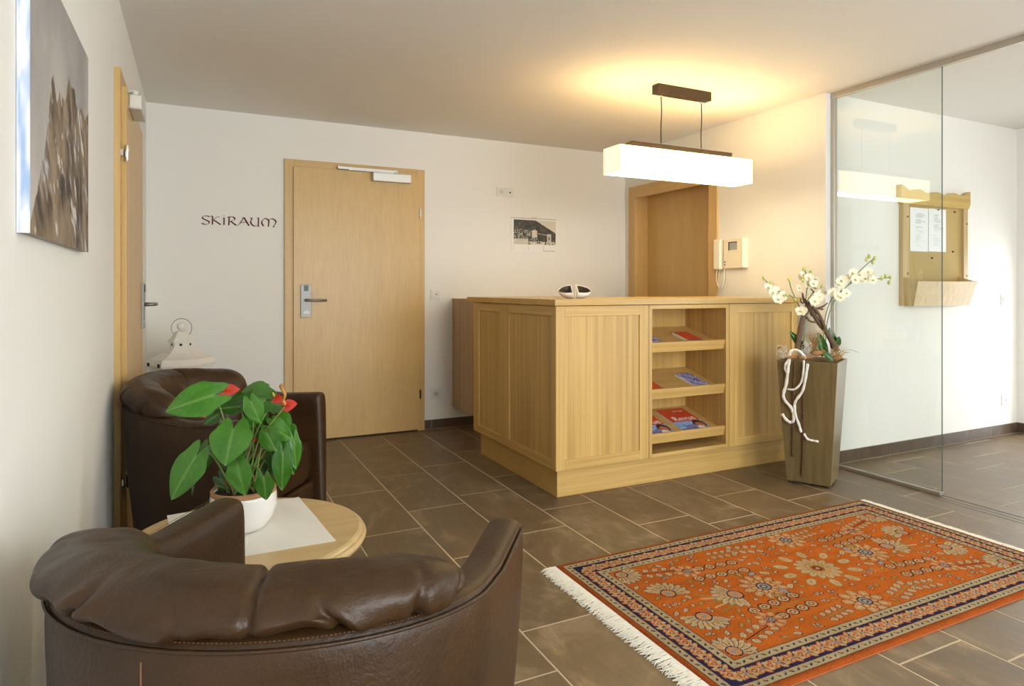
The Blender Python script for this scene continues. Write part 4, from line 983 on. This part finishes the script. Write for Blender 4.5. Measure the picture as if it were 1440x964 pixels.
# driftwood
DW = plain('driftwood', (.14, .085, .05), .8, bump=(50, .8, .008))
dw = root('driftwood', vz(600, 800), 'brown forked driftwood branch standing in the planter', 'branch')
mk('trunk', *tube(smooth_path([vz(664, 812), vz(620, 730), vz(572, 650), vz(520, 590), vz(478, 520), vz(450, 470), vz(420, 430), vz(396, 395), vz(388, 348)], 5), list(np.linspace(.017, .012, 20))+list(np.linspace(.018, .004, 21)), 9), DW, dw, smooth=True)
for pts, r0, r1 in (([(350, 800), (362, 700), (380, 600), (398, 530), (430, 490)], .017, .011), ([(572, 640), (540, 560), (500, 490), (470, 462)], .010, .008), ([(470, 478), (520, 470), (560, 452), (590, 428)], .008, .003),
                    ([(430, 440), (470, 390), (480, 350), (455, 315)], .008, .003), ([(420, 540), (450, 575), (500, 585)], .006, .005), ([(520, 470), (552, 482)], .009, .006), ([(395, 430), (378, 420), (374, 390)], .006, .003)):
    P = smooth_path([vz(x, y, 3.60) for x, y in pts], 5); mk('branch', *tube(P, list(np.linspace(r0, r1, len(P))), 8), DW, dw, smooth=True)
# orchids
PETAL = plain('cream_petal', (.84, .80, .62), .6, spec=.3); BUD = plain('green_bud', (.52, .56, .16), .5); LIP = plain('yellow_lip', (.72, .55, .16), .5)
OSTEM = plain('orchid_stem', (.20, .24, .08), .5)
def petal(ctr, d, n, L, W):
    d = d/np.linalg.norm(d); s = np.cross(n, d); V = []; F = []
    for i in range(7):
        t = i/6; w = W*math.sin(PI*min(1, t*.92+.08))**.7 if i < 6 else 0
        for u in (-1, -.4, .4, 1): V.append(ctr + d*L*t + s*w*u*.5 + n*(L*.22*t*t - .12*abs(u)*w*(1-t)))
    for i in range(6):
        for j in range(3): a = i*4+j; F.append((a, a+1, a+5, a+4))
    return V, F
def flower(par, c, n, r):
    n = n/np.linalg.norm(n); a = np.cross(n, UP); a /= np.linalg.norm(a); b = np.cross(a, n); rot = random.uniform(-.4, .4)
    P = []
    for k in range(5):
        t = PI/2+rot+2*PI*k/5; wide = k in (1, 4)
        P.append(petal(c, a*math.cos(t)+b*math.sin(t), n, r*(1.0 if wide else .92), r*(1.15 if wide else .66)))
    f = mk('flower', *join(*P), PETAL, par, smooth=True)
    mk('lip', *tube([c+n*r*.02, c+n*r*.28-b*r*.12, c+n*r*.30-b*r*.34], [r*.10, r*.14, r*.05], 7), LIP, f, smooth=True)
def orchid(label, base, stems, flowers, buds, leaves):
    r = root('orchid', base, label, 'plant')
    for pts, d in stems:
        mk('stem', *tube(smooth_path([vz(x, y, d) for x, y in pts], 5), .0032, 6), OSTEM, r, smooth=True)
    for x, y, rad, d in flowers:
        n = -FW + RT*random.uniform(-.7, .5) + UP*random.uniform(-.1, .5); flower(r, vz(x, y, d), n, rad)
    for x, y, d in buds:
        c = vz(x, y, d); q = np.array([random.uniform(-.5, .5), random.uniform(-.3, .3), 1]); q /= np.linalg.norm(q)
        mk('bud', *tube([c-q*.014, c-q*.008, c, c+q*.008, c+q*.013], [.003, .0075, .009, .0065, .002], 8), BUD, r, smooth=True)
    for k, (b, tp, w, d, nx_) in enumerate(leaves):
        B = vz(*b, d); Tp = vz(*tp, d-.02); ax = Tp-B; L = np.linalg.norm(ax); ax /= L; n = -FW+RT*nx_+UP*.3; n -= ax*np.dot(n, ax); n /= np.linalg.norm(n); s = np.cross(n, ax)
        W = w/5.673/FPX*d; V = []; F = []; cc = []
        for i in range(13):
            t = i/12; g = math.sin(PI*min(1, .18+t*.80))**.65 if i < 12 else .12
            for j in range(7):
                u = -1+j/3; V.append(B+ax*L*t+s*u*W*.5*g+n*(.25*W*abs(u)*g-.12*L*t*t)); cc.append(np.array([.02, .085, .012])*(1+.5*mnoise.noise(Vector((t*4, u*2, k))))+np.array([.08, .14, .02])*math.exp(-(u/.12)**2)*.5)
        for i in range(12):
            for j in range(6): a = i*7+j; F.append((a, a+1, a+8, a+7))
        mk('leaf', V, F, LEAFM, r, smooth=True, cols=np.array(cc))
orchid('cream artificial orchid spray leaning left over the counter', vz(380, 800),
       [([(395, 800), (400, 640), (385, 520), (330, 400), (240, 350), (160, 320), (82, 235)], 3.64), ([(400, 700), (410, 500), (420, 350), (440, 250), (402, 160)], 3.66), ([(380, 500), (345, 420), (300, 320), (280, 240)], 3.65), ([(420, 420), (480, 330), (500, 260), (470, 225)], 3.68), ([(410, 560), (470, 460), (520, 390)], 3.62)],
       [(112, 305, .030, 3.62), (150, 345, .032, 3.60), (195, 400, .036, 3.58), (235, 372, .032, 3.62), (175, 325, .028, 3.66), (135, 280, .024, 3.66), (380, 495, .034, 3.54), (400, 205, .028, 3.66), (440, 225, .030, 3.64), (475, 275, .030, 3.62), (380, 225, .026, 3.68), (500, 240, .024, 3.68), (430, 280, .028, 3.64), (360, 310, .026, 3.66), (520, 380, .034, 3.58), (485, 415, .034, 3.56), (545, 350, .026, 3.62), (455, 320, .026, 3.66)],
       [(80, 230, 3.62), (280, 236, 3.65), (398, 156, 3.66), (456, 176, 3.66), (470, 226, 3.66), (545, 294, 3.64), (395, 250, 3.62), (330, 405, 3.62), (130, 262, 3.64), (500, 300, 3.64), (265, 365, 3.6)],
       [((388, 795), (298, 662), 62, 3.62, -.2)])
orchid('cream artificial orchid spray arching right before the glass', vz(580, 830),
       [([(555, 760), (562, 600), (590, 470), (640, 370), (720, 320), (800, 230), (870, 150), (968, 68)], 3.60), ([(570, 780), (590, 560), (650, 400), (740, 300), (860, 225), (960, 240), (1095, 225)], 3.62)],
       [(640, 345, .032, 3.56), (690, 385, .036, 3.54), (735, 350, .032, 3.58), (665, 370, .03, 3.55), (700, 250, .034, 3.58), (690, 285, .030, 3.60), (730, 235, .030, 3.60), (785, 190, .034, 3.58), (805, 240, .034, 3.58), (840, 205, .034, 3.60), (830, 250, .028, 3.62), (910, 180, .030, 3.62), (895, 230, .032, 3.60), (945, 245, .032, 3.60), (930, 205, .028, 3.62)],
       [(920, 55, 3.60), (900, 82, 3.60), (966, 70, 3.60), (950, 105, 3.60), (1020, 230, 3.62), (1052, 214, 3.62), (1090, 222, 3.62), (1080, 264, 3.62)],
       [((560, 850), (520, 672), 78, 3.60, -.1), ((628, 800), (615, 630), 74, 3.66, .2), ((642, 775), (686, 700), 62, 3.64, .3), ((556, 830), (632, 888), 52, 3.56, .1)])
# dry grasses, curls and bark at the planter's mouth
gr = root('dry_grass', vz(480, 760), 'tuft of dry golden grass in the planter', 'grass'); GM = plain('dry_straw', (.40, .24, .08), .9)
Dg = []
for k in range(90):
    b = vz(470+random.uniform(-30, 30), 800+random.uniform(-20, 40), 3.60+random.uniform(-.03, .03)); e_ = vz(475+random.uniform(-70, 90), 680+random.uniform(-40, 60), 3.60+random.uniform(-.06, .06))
    Dg.append(tube([b, (b+e_)/2+np.array([0, 0, .008]), e_], [.0011, .0009, .0004], 4))
for k in range(60):
    b = vz(640+random.uniform(-40, 50), 870+random.uniform(-20, 20), 3.58+random.uniform(-.03, .03)); a_ = random.uniform(0, PI); q = np.array([math.cos(a_)*RT[0], math.cos(a_)*RT[1], math.sin(a_)])*random.uniform(.03, .085)
    Dg.append(tube([b, b+q*.6+np.array([0, 0, .012]), b+q], [.001, .0009, .0004], 4))
b = vz(700, 815, 3.57); Dg.append(tube(smooth_path([b, vz(770, 803, 3.57), vz(842, 828, 3.57)], 5), .0012, 4))
mk('straws', *join(*Dg), GM, gr, kind='stuff')
gy = root('silver_tendrils', vz(430, 770), 'grey curly tendrils between the orchid leaves', 'grass'); Dg = []
for k in range(46):
    cx_, cy_ = (430, 775) if k < 30 else (240, 820)
    c = vz(cx_+random.uniform(-30, 30), cy_+random.uniform(-35, 35), 3.56+random.uniform(-.02, .02)); r_ = random.uniform(.006, .015); a0 = random.uniform(0, 6)
    Dg.append(tube([c+RT*r_*math.cos(a0+t)+UP*r_*math.sin(a0+t)+FW*.004*t for t in np.linspace(0, 4, 9)], .0014, 4))
mk('curls', *join(*Dg), plain('silver_grey_curl', (.55, .53, .48), .7), gy, kind='stuff')
bk = root('bark_piece', vz(500, 840), 'curled brown bark pieces lying in the planter mouth', 'bark'); BM = plain('tan_bark', (.34, .17, .06), .85, bump=(40, .8, .01))
for (x, y, w, h, d) in ((505, 828, .030, .017, 3.57), (545, 812, .020, .015, 3.60), (208, 786, .014, .009, 3.60), (420, 862, .040, .008, 3.56), (300, 862, .036, .008, 3.58), (668, 862, .026, .015, 3.58)):
    c = vz(x, y, d); rings = []
    for i in range(7):
        t = i/6; s = math.sin(PI*(.12+.76*t)); o_ = c+RT*(t-.5)*2*w
        rings.append([o_+(UP*math.sin(a)+FW*math.cos(a)*.8)*h*s*(1+.25*math.sin(3*a+i)) for a in np.linspace(0, 2*PI, 9, endpoint=False)])
    mk('bark', *loft(rings), BM, bk, smooth=True)
# ------------------------------------------------------------------ rug
RX0, RX1, RY0, RY1 = 1.268, 3.085, 1.268, 2.215
def rug():
    st = .003; nx, ny = int((RX1-RX0)/st)+1, int((RY1-RY0)/st)+1
    X, Y = np.meshgrid(np.arange(nx)*st, np.arange(ny)*st); Wd, Ht = X.max(), Y.max()
    ORA, BEI, NAV, DRK, PNK, OLI, BLU, RST = map(np.array, ((.47, .116, .017), (.44, .345, .195), (.022, .018, .050), (.060, .014, .012), (.50, .225, .085), (.24, .19, .05), (.22, .25, .28), (.30, .042, .010)))
    c = np.ones((ny, nx, 3))*ORA
    nz = vnoise(X*3, Y*40, 71)
    c = c*(.80+.4*nz[..., None])
    ed = np.minimum(np.minimum(X-.0, Wd-X), np.minimum(Y, Ht-Y))
    occ = np.zeros((ny, nx), bool)
    def win(cx, cy, r):
        i0, i1 = max(0, int((cx-r)/st)), min(nx, int((cx+r)/st)+2); j0, j1 = max(0, int((cy-r)/st)), min(ny, int((cy+r)/st)+2)
        return slice(j0, j1), slice(i0, i1)
    def ell(cx, cy, a, b, ang, col, mark=True):
        w = win(cx, cy, max(a, b)); dx, dy = X[w]-cx, Y[w]-cy; ca, sa = math.cos(ang), math.sin(ang)
        m = ((dx*ca+dy*sa)/a)**2+((-dx*sa+dy*ca)/b)**2 < 1
        c[w][m] = col
        if mark: occ[w] |= m
    def leaf(cx, cy, a, b, ang, fill, line): ell(cx, cy, a+.0022, b+.0022, ang, line); ell(cx, cy, a, b, ang, fill); ell(cx, cy, a*.5, b*.35, ang, PNK if fill is not PNK else BEI)
    def rosette(cx, cy, r, n, fill, line, core, rings=2):
        for q in range(rings):
            rr = r*(1-.42*q); 
            for k in range(n):
                t = 2*PI*k/n+q*.4; leaf(cx+rr*.72*math.cos(t), cy+rr*.72*math.sin(t), rr*.30, rr*2.0/n, t, (fill, PNK, BLU)[q % 3], line)
        ell(cx, cy, r*.32, r*.32, 0, line); ell(cx, cy, r*.26, r*.26, 0, core); ell(cx, cy, r*.15, r*.15, 0, DRK); ell(cx, cy, r*.09, r*.09, 0, BEI)
    def line(x0, y0, x1, y1, w, col):
        n = int(math.hypot(x1-x0, y1-y0)/(st*.7))+1
        for k in range(n+1): ell(x0+(x1-x0)*k/n, y0+(y1-y0)*k/n, w, w, 0, col)
    def spray(cx, cy, ang, L, n, fill, lcol, size=.016):
        dx, dy = math.cos(ang), math.sin(ang)
        line(cx-dx*L/2, cy-dy*L/2, cx+dx*L/2, cy+dy*L/2, .0025, lcol)
        for k in range(n):
            t = -L/2+L*(k+.5)/n
            for s in (-1, 1):
                px, py = cx+dx*t-dy*s*size*1.5, cy+dy*t+dx*s*size*1.5
                leaf(px, py, size*.95, size*.72, ang+s*.8, fill, NAV if fill is BEI else lcol)
    def flowerlets(cx, cy, ang, L, n):
        dx, dy = math.cos(ang), math.sin(ang); line(cx-dx*L/2, cy-dy*L/2, cx+dx*L/2, cy+dy*L/2, .0025, OLI)
        for k in range(n):
            t = -L/2+L*(k+.5)/n
            for s in (-1, 1):
                px, py = cx+dx*t-dy*s*.036, cy+dy*t+dx*s*.036
                ell(px, py, .0245, .0215, 0, DRK); ell(px, py, .0195, .0165, 0, BEI); ell(px, py, .0120, .0100, 0, RST); ell(px, py, .0060, .0052, 0, BEI)
    def palmette(cx, cy, r, ang, edge):
        for k in range(9):
            t = ang-1.35+2.7*k/8; leaf(cx+r*.62*math.cos(t), cy+r*.62*math.sin(t), r*.42, r*.15, t, BEI, edge)
        ell(cx, cy, r*.36, r*.36, 0, edge); ell(cx, cy, r*.30, r*.30, 0, PNK); ell(cx, cy, r*.12, r*.12, 0, BLU)
    B0 = .155; fx0, fx1, fy0, fy1 = B0, Wd-B0, B0, Ht-B0; mx, my = Wd/2, Ht/2
    rosette(mx, my, .085, 14, BEI, OLI, RST, 3)
    for k in range(10):
        t = 2*PI*k/10; leaf(mx+.150*math.cos(t), my+.120*math.sin(t), .028, .016, t, BEI, OLI)
        ell(mx+.185*math.cos(t+.3), my+.150*math.sin(t+.3), .010, .010, 0, NAV); ell(mx+.185*math.cos(t+.3), my+.150*math.sin(t+.3), .007, .007, 0, BEI)
    for sx in (-1, 1):
        rosette(mx+sx*.31, my+.02*sx, .090, 12, PNK, DRK, BLU, 3); palmette(mx+sx*.45, my+.02*sx, .085, 0 if sx > 0 else PI, NAV)
        for q in range(5): line(mx+sx*(.50+.012*q), my+.02*sx-.05+.02*q, mx+sx*(.58), my+.02*sx-.075+.034*q, .004, BEI if q % 2 else OLI)
        for sy in (-1, 1):
            rosette(mx+sx*.10+.02, my+sy*.255, .082, 9, PNK, DRK, BLU, 2) if sx*sy > 0 else spray(mx+sx*.12, my+sy*.26, .3*sx, .15, 4, BEI, OLI)
            flowerlets(mx+sx*.37, my+sy*.160, .10*sx*sy, .26, 5)
            palmette(mx+sx*.66, my+sy*.09, .082, PI/2*sy+.5*sx, NAV)
            spray(mx+sx*.55, my+sy*.235, .25*sx*sy, .19, 5, BEI, DRK, .015)
            rosette(mx+sx*.475, my+sy*.20, .050, 8, PNK, RST, BLU, 1)
            spray(mx+sx*.24, my+sy*.265, .15*sx*sy, .13, 4, BEI, OLI, .013)
            palmette(fx0+.03 if sx < 0 else fx1-.03, fy0+.03 if sy < 0 else fy1-.03, .075, math.atan2(-sy, -sx), NAV)
            for q in range(3): leaf(mx+sx*(.22+.05*q), my+sy*(.06+.015*q), .020, .011, .6*sx*sy+q, (BEI, BLU, OLI)[q], DRK)
    for k in range(2600):   # filler leaves and buds
        px, py = rng.uniform(fx0+.012, fx1-.012), rng.uniform(fy0+.012, fy1-.012)
        w = win(px, py, .0165)
        if occ[w].any(): continue
        a = rng.uniform(0, PI); kind = rng.integers(0, 4)
        if kind == 0: leaf(px, py, .014, .008, a, BEI, NAV)
        elif kind == 1: leaf(px, py, .017, .007, a, OLI, RST)
        elif kind == 2: ell(px, py, .010, .009, 0, DRK); ell(px, py, .0075, .0065, 0, BEI)
        else:
            for q in (-.6, 0, .6): leaf(px+.010*math.cos(a+q*2), py+.010*math.sin(a+q*2), .010, .0052, a+q*2, PNK if q else BLU, DRK)
    # borders, from outside in
    def band(a, b, col): m = (ed >= a) & (ed < b); c[m] = col; return m
    hem = band(0, .020, np.array([.32, .072, .014])); band(.020, .024, DRK); band(.024, .050, BEI*.9); band(.050, .054, DRK); band(.054, .116, NAV*1.2); band(.116, .120, DRK); band(.120, .148, BEI*.9); band(.148, .153, DRK)
    def along(off, stepw, fn):
        for (L, f) in ((Wd-2*off, lambda t: (off+t, off, 0)), (Wd-2*off, lambda t: (off+t, Ht-off, 0)), (Ht-2*off, lambda t: (off, off+t, PI/2)), (Ht-2*off, lambda t: (Wd-off, off+t, PI/2))):
            n = max(1, int(round(L/stepw)))
            for k in range(n): fn(k, *f(L*(k+.5)/n))
    for off in (.037, .134):
        along(off, .026, lambda k, x, y, a: (ell(x, y, .0085, .0036, a+.7*(1 if k % 2 else -1), NAV), ell(x+.004*math.sin(a), y+.004, .0040, .0028, a, (PNK, BLU)[k % 2])))
    def main(k, x, y, a):
        ca, sa = math.cos(a), math.sin(a)
        if k % 2 == 0:
            for q in range(6):
                t = 2*PI*q/6; ell(x+.014*math.cos(t), y+.014*math.sin(t), .0095, .0085, t, PNK if q % 2 else BEI)
            ell(x, y, .0085, .0085, 0, RST); ell(x, y, .0045, .0045, 0, BEI)
        else:
            for s in (-1, 1):
                leaf(x-sa*s*.015+ca*.004, y+ca*s*.015+sa*.004, .015, .0065, a+s*.8, (BEI, PNK)[(k//2) % 2], RST); leaf(x-ca*.012-sa*s*.012, y-sa*.012+ca*s*.012, .010, .0055, a-s*.7, PNK, RST)
            ell(x, y, .007, .005, a, BLU)
    along(.085, .031, main)
    c = c*(.82+.36*rng.random((ny, nx, 1)))*(.86+.28*vnoise(X*14, Y*14, 77)[..., None])
    Z = .0105+.0022*vnoise(X*7, Y*7, 73)-.0014*(rng.random((ny, nx)))
    edm = np.clip(ed/.010, 0, 1); Z = Z*(.35+.65*np.sqrt(edm))
    V = np.stack([RX0+X, RY0+Y, Z], -1).reshape(-1, 3); i = np.arange(nx*ny).reshape(ny, nx)
    F = np.stack([i[:-1, :-1], i[:-1, 1:], i[1:, 1:], i[1:, :-1]], -1).reshape(-1, 4)
    r = root('oriental_rug', ((RX0+RX1)/2, (RY0+RY1)/2, 0), 'orange oriental rug with floral pattern and navy border on the tiles', 'rug')
    mk('pile', V, F, RUGM, r, smooth=True, cols=c.reshape(-1, 3))
    mk('backing', *bx(RX0, RX1, RY0, RY1, .0002, .003), plain('rug_backing', (.42, .10, .03), .95), r)
    for x0, sgn, ln_ in ((RX0, -1, .068), (RX1, 1, .045)):
        D = []
        for k in range(520):
            y = RY0+.004+(RY1-RY0-.008)*k/519+random.uniform(-.002, .002); L = ln_*random.uniform(.72, 1.08)
            p = [(x0-sgn*.004, y, .006), (x0+sgn*L*.35, y+random.uniform(-.004, .004), .0065), (x0+sgn*L*.75, y+random.uniform(-.008, .008), .004), (x0+sgn*L, y+random.uniform(-.011, .011), .002)]
            D.append(tube(p, [.0016, .0017, .0015, .0008], 4, False))
        mk('fringe', *join(*D), FRINGE, r, kind='stuff')
rug()
